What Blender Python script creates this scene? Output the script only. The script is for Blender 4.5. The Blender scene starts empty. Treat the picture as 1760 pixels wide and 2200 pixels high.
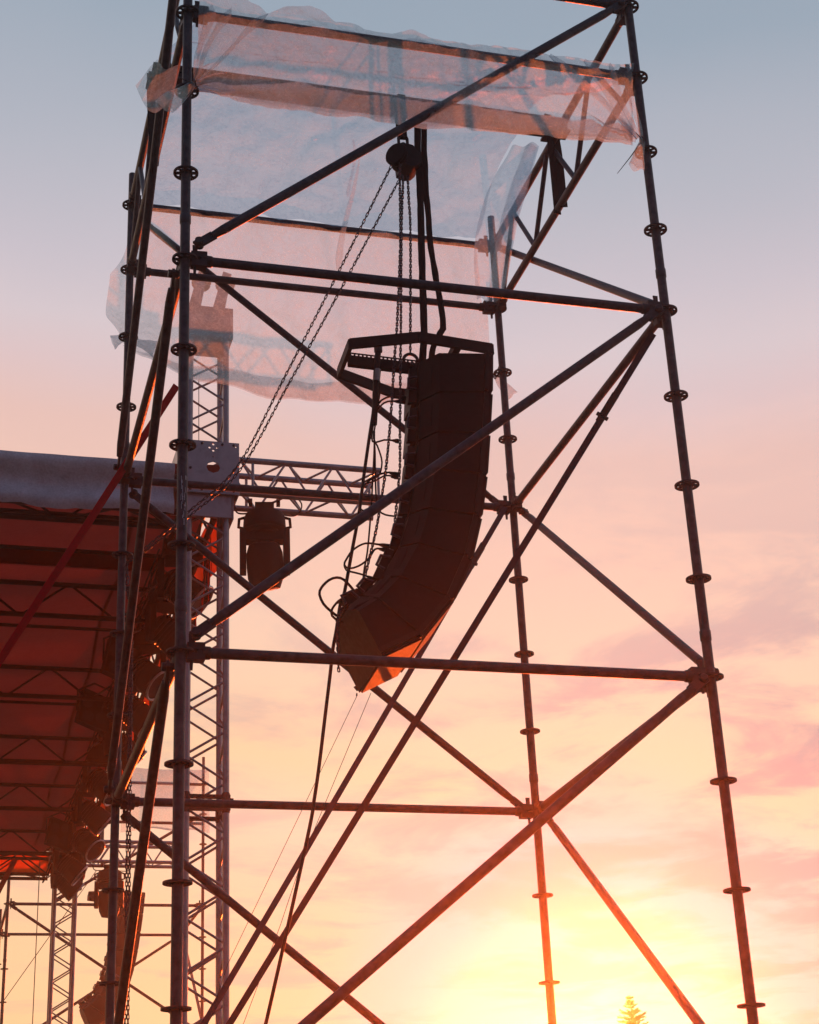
import bpy, bmesh, math, random
from mathutils import Vector as V, Matrix as M, noise, Quaternion
random.seed(7)
R = math.radians
S = bpy.context.scene
COL = S.collection

# ------------------------------------------------------------------ camera
CAM = V((-0.98139, -6.93797, 1.65026))
YAW, PITCH, ROLL, FOC = 0.286646, 0.423471, -0.0486995, 3651.757      # FOC in photo pixels (1760 wide)
cy, sy, cp, sp = math.cos(YAW), math.sin(YAW), math.cos(PITCH), math.sin(PITCH)
FWD = V((sy * cp, cy * cp, sp)); r0 = V((cy, -sy, 0)); u0 = r0.cross(FWD)
RGT = r0 * math.cos(ROLL) + u0 * math.sin(ROLL)
UPV = -r0 * math.sin(ROLL) + u0 * math.cos(ROLL)
cam_d = bpy.data.cameras.new('camera'); cam = bpy.data.objects.new('camera', cam_d); COL.objects.link(cam)
m = M.Identity(4)
for i in range(3):
    m[i][0], m[i][1], m[i][2], m[i][3] = RGT[i], UPV[i], -FWD[i], CAM[i]
cam.matrix_world = m
cam_d.sensor_fit = 'HORIZONTAL'; cam_d.sensor_width = 36; cam_d.lens = FOC / 1760 * 36
cam_d.clip_start = 0.1; cam_d.clip_end = 6000
S.camera = cam

# ------------------------------------------------------------------ sky, sun, exposure
SUN_EL, SUN_AZ = R(6.7), R(21.8)                     # azimuth from +y towards +x
SUN_DIR = V((math.sin(SUN_AZ) * math.cos(SUN_EL), math.cos(SUN_AZ) * math.cos(SUN_EL), math.sin(SUN_EL)))
SUN_STRENGTH = 5.0
SUN_COLOR = (1.0, 0.105, 0.012)
HAZE_DENSITY, HAZE_G = 0.0025, 0.935
SKY_GAIN = 1.0

world = bpy.data.worlds.new('World'); S.world = world; world.use_nodes = True
nt = world.node_tree; nt.nodes.clear()
def lin(c):
    return tuple((v / 255 / 12.92 if v / 255 <= .04045 else ((v / 255 + .055) / 1.055) ** 2.4) for v in c) + (1,)
class NT:
    def __init__(s, t): s.t = t
    def n(s, kind, **kw):
        x = s.t.nodes.new(kind)
        for k, v in kw.items(): setattr(x, k, v)
        return x
    def l(s, a, b): s.t.links.new(a, b)
    def math(s, op, a, b=None, clamp=False):
        x = s.n('ShaderNodeMath', operation=op, use_clamp=clamp)
        for i, q in enumerate((a, b)):
            if q is None: continue
            if isinstance(q, (int, float)): x.inputs[i].default_value = q
            else: s.l(q, x.inputs[i])
        return x.outputs[0]
    def ramp(s, fac, stops, interp='LINEAR'):
        x = s.n('ShaderNodeValToRGB'); e = x.color_ramp.elements; x.color_ramp.interpolation = interp
        while len(e) > 1: e.remove(e[0])
        for i, (p, c) in enumerate(stops):
            q = e[0] if i == 0 else e.new(p)
            q.position = p; q.color = c if len(c) == 4 else tuple(c) + (1,)
        if fac is not None: s.l(fac, x.inputs[0])
        return x.outputs[0]
    def mix(s, fac, a, b, mode='MIX'):
        x = s.n('ShaderNodeMix', data_type='RGBA', blend_type=mode)
        for i, q in ((0, fac), (6, a), (7, b)):
            if isinstance(q, (int, float)): x.inputs[i].default_value = q
            elif isinstance(q, tuple): x.inputs[i].default_value = q if len(q) == 4 else q + (1,)
            else: s.l(q, x.inputs[i])
        return x.outputs[2]
    def noise(s, vec, scale, detail=4, rough=.55, dist=0):
        x = s.n('ShaderNodeTexNoise'); x.inputs['Scale'].default_value = scale
        x.inputs['Detail'].default_value = detail; x.inputs['Roughness'].default_value = rough
        x.inputs['Distortion'].default_value = dist
        if vec is not None: s.l(vec, x.inputs['Vector'])
        return x.outputs[0]
w = NT(nt)
tc = w.n('ShaderNodeTexCoord').outputs['Generated']
sep = w.n('ShaderNodeSeparateXYZ'); w.l(tc, sep.inputs[0])
el = sep.outputs[2]
def dotn(vec):
    d = w.n('ShaderNodeVectorMath', operation='DOT_PRODUCT'); w.l(tc, d.inputs[0]); d.inputs[1].default_value = vec
    return d.outputs['Value']
toward = dotn((math.sin(SUN_AZ), math.cos(SUN_AZ), 0.0))
side = dotn((math.cos(SUN_AZ), -math.sin(SUN_AZ), 0.0))
# soft large undulation so that the bands of colour are not ruled lines
cl = w.n('ShaderNodeVectorMath', operation='DIVIDE'); w.l(tc, cl.inputs[0])
comb = w.n('ShaderNodeCombineXYZ'); zz = w.math('ADD', w.math('MAXIMUM', el, 0.0), 0.06)
for i in range(3): w.l(zz, comb.inputs[i])
w.l(comb.outputs[0], cl.inputs[1]); plane = cl.outputs[0]
und = w.math('MULTIPLY', w.math('SUBTRACT', w.noise(tc, 2.6, 3), .5), .10)
e2 = w.math('ADD', w.math('ADD', el, und), w.math('ADD', w.math('MULTIPLY', side, 0.12), .021))
HI = [(0.31, (.88, .61, .43)), (0.35, (.87, .60, .46)),
                     (0.39, (.87, .57, .46)), (0.42, (.86, .56, .47)), (0.455, (.80, .535, .48)), (0.485, (.72, .55, .56)),
                     (0.51, (.67, .575, .61)), (0.54, (.58, .53, .59)), (0.59, (.455, .47, .54)), (0.65, (.32, .39, .475)), (1.0, (.15, .21, .32))]
sunset_r = w.ramp(e2, [(0.00, (.80, .30, .56)), (0.14, (.86, .42, .50)), (0.175, (.88, .48, .47)), (0.21, (.88, .55, .47)), (0.24, (.88, .60, .50)), (0.27, (.90, .61, .42))] + HI)
sunset_l = w.ramp(e2, [(0.00, (.97, .58, .27)), (0.14, (.97, .61, .33)), (0.175, (.96, .60, .35)), (0.21, (.93, .61, .41)), (0.24, (.92, .62, .44)), (0.27, (.94, .62, .37))] + HI)
lrm = w.n('ShaderNodeMapRange', interpolation_type='SMOOTHSTEP'); w.l(side, lrm.inputs[0]); lrm.inputs[1].default_value = -.24; lrm.inputs[2].default_value = .0
sunset = w.mix(lrm.outputs[0], sunset_l, sunset_r)
# mauve tint painted round the low sun to offset the yellow haze glow
prox = w.n('ShaderNodeMapRange', interpolation_type='SMOOTHSTEP'); w.l(dotn(tuple(SUN_DIR)), prox.inputs[0])
prox.inputs[1].default_value = math.cos(.17); prox.inputs[2].default_value = 1.0; prox.inputs[4].default_value = .8
sunset = w.mix(prox.outputs[0], sunset, (.82, .34, .66))
dusk = w.ramp(el, [(0.0, lin((92, 76, 86))), (0.15, lin((84, 80, 98))), (0.4, lin((70, 78, 102))), (1.0, lin((70, 90, 120)))])
tf = w.math('SMOOTH_MIN', w.math('MAXIMUM', w.math('ADD', w.math('MULTIPLY', toward, .85), .38), 0.0), 1.0)
tfm = w.n('ShaderNodeMapRange', interpolation_type='SMOOTHSTEP'); w.l(toward, tfm.inputs[0])
tfm.inputs[1].default_value = -.55; tfm.inputs[2].default_value = .55
base = w.mix(tfm.outputs[0], dusk, sunset)
# mauve broken cloud low down, denser away to the right of the sunset
c1 = w.noise(plane, 2.9, 7, .60, .4); c2 = w.noise(plane, .9, 3, .5)
cm = w.n('ShaderNodeMapRange', interpolation_type='SMOOTHSTEP'); w.l(w.math('ADD', w.math('MULTIPLY', c1, .62), w.math('MULTIPLY', c2, .38)), cm.inputs[0])
cm.inputs[1].default_value = .475; cm.inputs[2].default_value = .595
lowf = w.ramp(el, [(0.0, (.6, .6, .6)), (.12, (.9, .9, .9)), (.30, (1, 1, 1)), (.40, (.25, .25, .25)), (.50, (0, 0, 0))])
sd = w.n('ShaderNodeMapRange'); w.l(side, sd.inputs[0]); sd.inputs[1].default_value = -.34; sd.inputs[2].default_value = .08
sd.inputs[3].default_value = .22; sd.inputs[4].default_value = 1.0
cf = w.math('MULTIPLY', w.math('MULTIPLY', w.math('MULTIPLY', cm.outputs[0], lowf), sd.outputs[0]), .92)
cloudc = w.ramp(el, [(0.0, (.34, .24, .36)), (.18, (.34, .27, .36)), (.25, (.34, .29, .34)), (.32, (.42, .33, .37)), (.5, (.52, .42, .48))])
sky = w.mix(cf, base, cloudc)
nish = w.n('ShaderNodeTexSky', sky_type='NISHITA', sun_disc=False, sun_elevation=SUN_EL, sun_rotation=SUN_AZ, air_density=1.2, dust_density=3.0)
bg1 = w.n('ShaderNodeBackground'); w.l(sky, bg1.inputs[0]); bg1.inputs[1].default_value = SKY_GAIN
bg2 = w.n('ShaderNodeBackground'); w.l(nish.outputs[0], bg2.inputs[0]); bg2.inputs[1].default_value = 0.05 * .1
add = w.n('ShaderNodeAddShader'); w.l(bg1.outputs[0], add.inputs[0]); w.l(bg2.outputs[0], add.inputs[1])
out = w.n('ShaderNodeOutputWorld'); w.l(add.outputs[0], out.inputs[0])

sun_d = bpy.data.lights.new('sun', 'SUN'); sun = bpy.data.objects.new('sun', sun_d); COL.objects.link(sun)
sun_d.energy = SUN_STRENGTH; sun_d.angle = R(.6); sun_d.color = SUN_COLOR
sun.rotation_euler = (-SUN_DIR).to_track_quat('-Z', 'Y').to_euler(); sun.location = (8, 20, 12)

S.view_settings.view_transform = 'Standard'; S.view_settings.look = 'None'
S.view_settings.exposure = 0; S.view_settings.gamma = 1; S.view_settings.use_curve_mapping = False
S.render.engine = 'CYCLES'
S.cycles.use_denoising = True
S.cycles.max_bounces = 8; S.cycles.transparent_max_bounces = 24; S.cycles.volume_bounces = 0
S.cycles.sample_clamp_indirect = 6

# ------------------------------------------------------------------ photo pixel -> point at a given distance plane
VIEW = {0: (0, 0, 1760 / 1725), 1: (220, 0, 600 / 1725), 2: (800, 0, 700 / 1725), 3: (220, 550, 500 / 1725), 4: (640, 680, 500 / 1725),
        5: (0, 940, 520 / 1725), 6: (0, 1550, 520 / 1725), 7: (480, 1050, 620 / 1725), 8: (1060, 1300, 700 / 1677),
        9: (780, 280, 200 / 1725), 10: (100, 1150, 320 / 1725), 11: (100, 1550, 240 / 1294), 12: (720, 690, 360 / 1725)}
def ray(n, x, y):
    a, b, s = VIEW[n]; X, Y = a + x * s, b + y * s
    return RGT * ((X - 880) / FOC) + UPV * (-(Y - 1100) / FOC) + FWD
def at(n, x, y, Y):
    d = ray(n, x, y); return CAM + d * ((Y - CAM.y) / d.y)
def atz(n, x, y, Z):
    d = ray(n, x, y); return CAM + d * ((Z - CAM.z) / d.z)

# ------------------------------------------------------------------ materials
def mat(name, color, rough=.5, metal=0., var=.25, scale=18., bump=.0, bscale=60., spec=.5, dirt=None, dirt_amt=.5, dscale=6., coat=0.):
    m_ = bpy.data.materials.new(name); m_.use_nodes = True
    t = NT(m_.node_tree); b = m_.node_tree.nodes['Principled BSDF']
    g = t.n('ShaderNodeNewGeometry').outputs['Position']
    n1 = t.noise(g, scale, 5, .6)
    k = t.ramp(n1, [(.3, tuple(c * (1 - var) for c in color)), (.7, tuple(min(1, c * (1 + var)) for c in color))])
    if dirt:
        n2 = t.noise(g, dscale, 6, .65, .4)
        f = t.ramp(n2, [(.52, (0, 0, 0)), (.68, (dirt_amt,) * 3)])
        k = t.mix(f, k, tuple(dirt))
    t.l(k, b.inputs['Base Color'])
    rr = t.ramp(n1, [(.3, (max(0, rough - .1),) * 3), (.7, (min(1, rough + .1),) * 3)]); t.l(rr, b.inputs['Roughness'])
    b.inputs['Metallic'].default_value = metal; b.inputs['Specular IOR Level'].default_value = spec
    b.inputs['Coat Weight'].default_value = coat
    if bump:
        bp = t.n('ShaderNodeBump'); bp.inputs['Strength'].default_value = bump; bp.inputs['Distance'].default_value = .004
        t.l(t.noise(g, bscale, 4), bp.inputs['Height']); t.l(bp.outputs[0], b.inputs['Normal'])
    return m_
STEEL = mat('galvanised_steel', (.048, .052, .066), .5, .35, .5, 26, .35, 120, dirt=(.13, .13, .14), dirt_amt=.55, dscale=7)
STEEL_DK = mat('rosette_steel', (.045, .042, .046), .55, .4, .3, 30, .3, 120, dirt=(.06, .03, .02), dirt_amt=.6)
STEEL_OLD = mat('beam_steel', (.05, .045, .05), .6, .2, .3, 14, .2, 90)
ALU = mat('truss_aluminium', (.36, .35, .37), .38, .7, .16, 16, .15, 120, dirt=(.16, .14, .14), dirt_amt=.5)
ALU_PLATE = mat('plate_aluminium', (.40, .40, .43), .42, .6, .14, 9, .12, 90, dirt=(.22, .20, .21), dirt_amt=.6)
TRUSS_DK = mat('purlin_truss_paint', (.022, .017, .018), .6, .1, .3, 20)
BLACK = mat('black_paint', (.012, .010, .012), .6, .0, .3, 30, .25, 220, spec=.15)
BLACK_FRAME = mat('black_frame_steel', (.018, .015, .017), .5, .0, .25, 25, .2, 150, spec=.15)
GRILLE = mat('speaker_grille', (.013, .012, .012), .7, 0., .4, 300, .6, 420, spec=.4)
RUBBER = mat('cable_rubber', (.014, .012, .013), .6, 0, .2, 40, spec=.3)
CHAIN = mat('chain_steel', (.06, .06, .075), .4, .7, .35, 60)
SLING = mat('black_polyester_sling', (.013, .012, .014), .85, 0, .3, 60, .6, 200, spec=.2)
STRAP = mat('grey_violet_webbing', (.060, .055, .085), .8, 0, .15, 40, .4, 400, spec=.2)
RED_STRAP = mat('red_webbing', (.60, .012, .03), .8, 0, .15, 40, .4, 300, spec=.2)
WIRE = mat('thin_line', (.08, .06, .06), .6, 0, .2, 30)
TIE = mat('black_cable_tie', (.015, .014, .016), .5, 0, .2, 30)
PAINT_MARK = mat('white_paint_scuff', (.55, .58, .64), .7, 0, .4, 120)
LENS = mat('lens_glass', (.03, .03, .035), .12, 0, .2, 5, spec=.7)
LIGHT_GREY = mat('reflector_rim', (.5, .46, .44), .4, .5, .2, 20)
CONCRETE = mat('concrete', (.30, .29, .28), .85, 0, .2, 12, .4, 40)
BARK = mat('conifer_bark', (.07, .045, .03), .9, 0, .4, 14, .5, 30)
NEEDLE = mat('conifer_needles', (.025, .032, .016), .8, 0, .5, 3)

def fabric(name, color, trans, tcolor, rough=.8, scale=8., seams=False):
    m_ = bpy.data.materials.new(name); m_.use_nodes = True; t = NT(m_.node_tree); nd = m_.node_tree.nodes; nd.clear()
    g = t.n('ShaderNodeNewGeometry').outputs['Position']
    n1 = t.noise(g, scale, 6, .62, .3); n3 = t.noise(g, scale * 12, 3)
    k = t.ramp(n1, [(.28, tuple(c * .68 for c in color)), (.72, tuple(min(1, c * 1.25) for c in color))])
    k = t.mix(.35, k, t.ramp(n3, [(.3, tuple(c * .6 for c in color)), (.7, tuple(min(1, c * 1.4) for c in color))]))
    b = t.n('ShaderNodeBsdfPrincipled'); t.l(k, b.inputs['Base Color']); b.inputs['Roughness'].default_value = rough
    b.inputs['Specular IOR Level'].default_value = .25
    bp = t.n('ShaderNodeBump'); bp.inputs['Strength'].default_value = .5; bp.inputs['Distance'].default_value = .02
    t.l(t.noise(g, scale * .8, 5, .6, 1.0), bp.inputs['Height']); t.l(bp.outputs[0], b.inputs['Normal'])
    tr = t.n('ShaderNodeBsdfTranslucent'); tr.inputs[0].default_value = tuple(tcolor) + (1,)
    mx = t.n('ShaderNodeMixShader'); mx.inputs[0].default_value = trans
    t.l(b.outputs[0], mx.inputs[1]); t.l(tr.outputs[0], mx.inputs[2])
    o = t.n('ShaderNodeOutputMaterial'); t.l(mx.outputs[0], o.inputs[0])
    return m_
CANOPY = fabric('canopy_underside', (.17, .04, .036), .24, (.62, .10, .075), .8, 3.)
FASCIA = fabric('grey_white_pvc', (.62, .65, .72), .12, (.4, .38, .4), .6, 5.)
SKIRT = fabric('red_skirt', (.22, .02, .01), .55, (.75, .10, .02), .8, 6.)

def plastic(name, clear=.65):
    m_ = bpy.data.materials.new(name); m_.use_nodes = True; t = NT(m_.node_tree); m_.node_tree.nodes.clear()
    g = t.n('ShaderNodeNewGeometry').outputs['Position']
    # crinkles and hair-like scratches: thin bands of stretched, warped noise
    scr = None
    for i, (ax, sc) in enumerate((((1, 0, .3), 7), ((.3, 0, 1), 6), ((1, 0, -1), 9))):
        mp = t.n('ShaderNodeMapping'); t.l(g, mp.inputs[0]); mp.inputs['Rotation'].default_value = (.3 * i, .9 * i + .4, .5 * i)
        mp.inputs['Scale'].default_value = (1, 1, 1)
        nz = t.noise(mp.outputs[0], sc * .9, 5, .62, 1.4)
        band = t.math('SUBTRACT', 1.0, t.math('MULTIPLY', t.math('ABSOLUTE', t.math('SUBTRACT', nz, .5)), 60.), True)
        scr = band if scr is None else t.math('MAXIMUM', scr, band)
    cloudy = t.noise(g, 5, 6, .65, .6)
    fac = t.math('ADD', t.math('MULTIPLY', scr, .20), t.math('MULTIPLY', t.math('SUBTRACT', cloudy, .5), .10))
    fac = t.math('ADD', fac, 1 - clear, True)
    tr = t.n('ShaderNodeBsdfTransparent'); tr.inputs[0].default_value = (.95, .93, .94, 1)
    tl = t.n('ShaderNodeBsdfTranslucent'); tl.inputs[0].default_value = (.44, .78, .95, 1)
    df = t.n('ShaderNodeBsdfPrincipled'); df.inputs['Base Color'].default_value = (.62, .58, .60, 1)
    df.inputs['Roughness'].default_value = .3; df.inputs['Specular IOR Level'].default_value = .5
    bp = t.n('ShaderNodeBump'); bp.inputs['Strength'].default_value = .8; bp.inputs['Distance'].default_value = .01
    t.l(t.noise(g, 12, 6, .6, 1.4), bp.inputs['Height'])
    t.l(bp.outputs[0], df.inputs['Normal']); t.l(bp.outputs[0], tl.inputs['Normal'])
    m1 = t.n('ShaderNodeMixShader'); m1.inputs[0].default_value = .15; t.l(tl.outputs[0], m1.inputs[1]); t.l(df.outputs[0], m1.inputs[2])
    m2 = t.n('ShaderNodeMixShader'); t.l(fac, m2.inputs[0]); t.l(tr.outputs[0], m2.inputs[1]); t.l(m1.outputs[0], m2.inputs[2])
    o = t.n('ShaderNodeOutputMaterial'); t.l(m2.outputs[0], o.inputs[0])
    return m_
PLASTIC = plastic('frosted_plastic_film')

# ------------------------------------------------------------------ objects
WM = {}
def link(o, world, parent=None, kind=None):
    COL.objects.link(o); o.matrix_basis = world; WM[o] = world.copy()
    if parent is not None:
        o.parent = parent; o.matrix_parent_inverse = WM[parent].inverted()
    if kind: o['kind'] = kind
    return o
def tag(o, label, cat, group=None):
    o['label'] = label; o['category'] = cat
    if group: o['group'] = group
    return o
def thing(name, loc, label, cat, group=None):
    o = bpy.data.objects.new(name, None); o.empty_display_size = .2
    link(o, M.Translation(V(loc))); return tag(o, label, cat, group)

class MB:
    def __init__(s): s.v = []; s.f = []
    def add(s, vs, fs):
        b = len(s.v); s.v += [V(x) for x in vs]; s.f += [tuple(b + i for i in f) for f in fs]; return s
    def box(s, c, ux, uy, uz):
        c, ux, uy, uz = V(c), V(ux), V(uy), V(uz)
        vs = [c + ux * a + uy * b + uz * d for a in (-.5, .5) for b in (-.5, .5) for d in (-.5, .5)]
        return s.add(vs, [(0, 1, 3, 2), (4, 6, 7, 5), (0, 4, 5, 1), (2, 3, 7, 6), (0, 2, 6, 4), (1, 5, 7, 3)])
    def abox(s, lo, hi):
        lo, hi = V(lo), V(hi); d = hi - lo
        return s.box((lo + hi) / 2, (d.x, 0, 0), (0, d.y, 0), (0, 0, d.z))
    def path(s, pts, r, n=8, caps=True, flat=1.0):
        pts = [V(p) for p in pts]; k = len(pts); rr = r if isinstance(r, (list, tuple)) else [r] * k
        t0 = (pts[1] - pts[0]).normalized(); up = V((0, 0, 1)) if abs(t0.z) < .9 else V((1, 0, 0))
        a = t0.cross(up).normalized(); b0 = len(s.v)
        for i, p in enumerate(pts):
            t = (pts[min(i + 1, k - 1)] - pts[max(i - 1, 0)]).normalized()
            a = (a - t * a.dot(t)).normalized(); b = t.cross(a)
            for j in range(n):
                an = 2 * math.pi * j / n; s.v.append(p + (a * math.cos(an) + b * math.sin(an) * flat) * rr[i])
        for i in range(k - 1):
            for j in range(n):
                p = b0 + i * n + j; q = b0 + i * n + (j + 1) % n; s.f.append((p, q, q + n, p + n))
        if caps: s.f.append(tuple(b0 + j for j in reversed(range(n)))); s.f.append(tuple(b0 + (k - 1) * n + j for j in range(n)))
        return s
    def tube(s, a, b, r, n=12): return s.path([a, b], r, n)
    def ribbon(s, pts, wdir, w_, th):
        pts = [V(p) for p in pts]; wd = V(wdir).normalized(); b0 = len(s.v); k = len(pts)
        for i, p in enumerate(pts):
            t = (pts[min(i + 1, k - 1)] - pts[max(i - 1, 0)]).normalized(); d = (wd - t * wd.dot(t)).normalized(); nn = t.cross(d)
            ww = w_[i] if isinstance(w_, (list, tuple)) else w_
            for a, b in ((-.5, -.5), (.5, -.5), (.5, .5), (-.5, .5)): s.v.append(p + d * a * ww + nn * b * th)
        for i in range(k - 1):
            for j in range(4):
                p = b0 + i * 4 + j; q = b0 + i * 4 + (j + 1) % 4; s.f.append((p, q, q + 4, p + 4))
        s.f.append((b0 + 3, b0 + 2, b0 + 1, b0)); e = b0 + (k - 1) * 4; s.f.append((e, e + 1, e + 2, e + 3)); return s
    def lathe(s, c, axis, prof, n=20):
        c, ax = V(c), V(axis).normalized(); up = V((0, 0, 1)) if abs(ax.z) < .9 else V((1, 0, 0))
        a = ax.cross(up).normalized(); b = ax.cross(a); b0 = len(s.v); k = len(prof)
        for h, r in prof:
            for j in range(n):
                an = 2 * math.pi * j / n; s.v.append(c + ax * h + (a * math.cos(an) + b * math.sin(an)) * r)
        for i in range(k - 1):
            for j in range(n):
                p = b0 + i * n + j; q = b0 + i * n + (j + 1) % n; s.f.append((p, q, q + n, p + n))
        s.f.append(tuple(b0 + j for j in reversed(range(n)))); s.f.append(tuple(b0 + (k - 1) * n + j for j in range(n))); return s
    def prism(s, poly, d):
        d = V(d); n = len(poly); vs = [V(p) for p in poly] + [V(p) + d for p in poly]
        return s.add(vs, [tuple(range(n)), tuple(reversed(range(n, 2 * n)))] + [(i, i + n, (i + 1) % n + n, (i + 1) % n) for i in range(n)])
    def ring(s, c, axis, Rr, r, n=24, k=8, xdir=None, stretch=0.):
        c, ax = V(c), V(axis).normalized(); up = V(xdir) if xdir is not None else (V((0, 0, 1)) if abs(ax.z) < .9 else V((1, 0, 0)))
        a = (up - ax * up.dot(ax)).normalized(); b = ax.cross(a); b0 = len(s.v)
        for i in range(n):
            an = 2 * math.pi * i / n; d = a * math.cos(an) + b * math.sin(an); o = c + d * Rr + a * (stretch if math.cos(an) >= 0 else -stretch)
            for j in range(k):
                q = 2 * math.pi * j / k; s.v.append(o + (d * math.cos(q) + ax * math.sin(q)) * r)
        for i in range(n):
            for j in range(k):
                s.f.append((b0 + i * k + j, b0 + i * k + (j + 1) % k, b0 + ((i + 1) % n) * k + (j + 1) % k, b0 + ((i + 1) % n) * k + j))
        return s
    def mesh(s, name, mt, smooth=35, recalc=True):
        me = bpy.data.meshes.new(name); me.from_pydata(s.v, [], s.f); me.materials.append(mt)
        if recalc:
            bm = bmesh.new(); bm.from_mesh(me); bmesh.ops.recalc_face_normals(bm, faces=bm.faces); bm.to_mesh(me); bm.free()
        if smooth:
            me.polygons.foreach_set('use_smooth', [True] * len(me.polygons)); me.set_sharp_from_angle(angle=R(smooth))
        me.update(); return me
    def build(s, name, mt, parent=None, origin=None, smooth=35, kind=None):
        o = V(origin) if origin is not None else (sum(s.v, V()) / len(s.v))
        s.v = [x - o for x in s.v]
        return link(bpy.data.objects.new(name, s.mesh(name, mt, smooth)), M.Translation(o), parent, kind)

_unit = {}
def unit_tube(mt, n=16):
    if (mt, n) not in _unit: _unit[(mt, n)] = MB().tube((0, 0, 0), (0, 0, 1), 1, n).mesh('tube', mt, 40)
    return _unit[(mt, n)]
def bar(name, a, b, r, mt, parent=None, n=16):
    a, b = V(a), V(b); d = b - a
    q = d.to_track_quat('Z', 'Y') if d.length else Quaternion()
    w_ = M.Translation(a) @ q.to_matrix().to_4x4() @ M.Diagonal((r, r, d.length, 1))
    return link(bpy.data.objects.new(name, unit_tube(mt, n)), w_, parent)
def inst(name, me, world, parent): return link(bpy.data.objects.new(name, me), world, parent)
def frame(o, x, z):
    x = V(x).normalized(); z = V(z); z = (z - x * z.dot(x)).normalized(); y = z.cross(x)
    r = M((x, y, z)).transposed().to_4x4(); return M.Translation(V(o)) @ r
def copy_tree(o, xf, parent=None):
    c = o.copy(); w_ = xf @ WM[o]; COL.objects.link(c); c.matrix_basis = w_; WM[c] = w_
    if parent is not None: c.parent = parent; c.matrix_parent_inverse = WM[parent].inverted()
    for ch in o.children: copy_tree(ch, xf, c)
    return c
def spline(pts, step=.03):
    pts = [V(p) for p in pts]; o = []
    q = [pts[0] * 2 - pts[1]] + pts + [pts[-1] * 2 - pts[-2]]
    for i in range(1, len(q) - 2):
        a, b, c, d = q[i - 1:i + 3]; n = max(2, int((c - b).length / step))
        for k in range(n):
            t = k / n; o.append(.5 * ((2 * b) + (c - a) * t + (2 * a - 5 * b + 4 * c - d) * t * t + (3 * b - a - 3 * c + d) * t ** 3))
    return o + [pts[-1]]
def resample(pts, step):
    o = [pts[0].copy()]; acc = 0.
    for a, b in zip(pts, pts[1:]):
        L = (b - a).length
        if L < 1e-9: continue
        p = step - acc
        while p <= L: o.append(a.lerp(b, p / L)); p += step
        acc = L - (p - step)
    return o
def chain_mesh(mb, pts, pitch, wire, width, n=12, k=5):
    c = resample(spline(pts, .05), pitch)
    for i in range(len(c) - 1):
        a, b = c[i], c[i + 1]; t = (b - a).normalized(); v0 = (CAM - a).normalized()
        s_ = t.cross(v0).normalized(); v1 = s_.cross(t)
        an = R(20 if i % 2 else 110) + random.uniform(-.25, .25)
        ax = s_ * math.cos(an) + v1 * math.sin(an)
        mb.ring((a + b) / 2, ax, width / 2 - wire, wire, n, k, t, max(0, (pitch + 2 * wire) / 2 - width / 2 + wire))
    return mb

# ================================================================== ground
g = MB(); n = 48
g.v = [V((0, 0, 0))] + [V((900 * math.cos(2 * math.pi * i / n), 900 * math.sin(2 * math.pi * i / n), 0)) for i in range(n)]
g.f = [(0, 1 + i, 1 + (i + 1) % n) for i in range(n)]
GROUND = mat('dry_grass_ground', (.085, .075, .045), .95, 0, .4, 1.2, .6, 9)
go = g.build('ground', GROUND, origin=(0, 0, 0)); go['kind'] = 'structure'

# ================================================================== scaffold towers
Z0 = 6.165
PR = .02415
def rosette_mesh():
    mb = MB(); n = 32; t = .0045
    for (ri, ro) in ((.050, .062), (.0245, .034)):
        b = len(mb.v)
        for i in range(n):
            an = 2 * math.pi * i / n; c, s_ = math.cos(an), math.sin(an)
            mb.v += [V((ri * c, ri * s_, -t)), V((ro * c, ro * s_, -t)), V((ro * c, ro * s_, t)), V((ri * c, ri * s_, t))]
        for i in range(n):
            for j in range(4):
                mb.f.append((b + i * 4 + j, b + i * 4 + (j + 1) % 4, b + ((i + 1) % n) * 4 + (j + 1) % 4, b + ((i + 1) % n) * 4 + j))
    for i in range(8):
        an = 2 * math.pi * (i + .5) / 8; d = V((math.cos(an), math.sin(an), 0)); p = V((-d.y, d.x, 0))
        mb.box(d * .042, d * .02, p * (.016 if i % 2 else .010), (0, 0, t * 1.8))
    return mb.mesh('rosette', STEEL_DK, 30)
ROS = rosette_mesh()
def head_mesh():
    # wedge head of a ledger: x points from the post outwards along the ledger
    mb = MB()
    for s_ in (-1, 1):                                     # jaws above and below the rosette
        mb.prism([(.028, -.021, s_ * .008), (.028, .021, s_ * .008), (.075, .026, s_ * .008), (.105, .026, s_ * .008), (.105, -.026, s_ * .008), (.075, -.026, s_ * .008)], (0, 0, s_ * .032))
    mb.box((.088, 0, 0), (.03, 0, 0), (0, .046, 0), (0, 0, .02))
    mb.prism([(.036, -.0035, .085), (.062, -.0035, .085), (.054, -.0035, -.082), (.042, -.0035, -.082)], (0, .007, 0))   # wedge pin
    mb.lathe((.098, 0, 0), (1, 0, 0), [(0, .030), (.03, .029), (.036, .025)], 16)
    return mb.mesh('wedge_head', STEEL_DK, 30)
HEAD = head_mesh()
def swivel_mesh():
    # flattened end and swivel bolt of a diagonal brace
    mb = MB()
    mb.box((.03, 0, 0), (.11, 0, 0), (0, .014, 0), (0, 0, .05))
    mb.lathe((-.005, -.026, 0), (0, 1, 0), [(0, .020), (.05, .020), (.055, .014)], 14)
    mb.path([(.07, 0, 0), (.12, 0, 0), (.17, 0, 0)], [.018, .022, .0242], 14)
    return mb.mesh('swivel_end', STEEL_DK, 30)
SWIV = swivel_mesh()
def ledger(t, a, b, mt=STEEL):
    a, b = V(a), V(b); d = (b - a).normalized()
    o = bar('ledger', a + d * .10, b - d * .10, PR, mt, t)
    inst('wedge_head', HEAD, frame(a, d, (0, 0, 1)), o); inst('wedge_head', HEAD, frame(b, -d, (0, 0, 1)), o)
    return o
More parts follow.
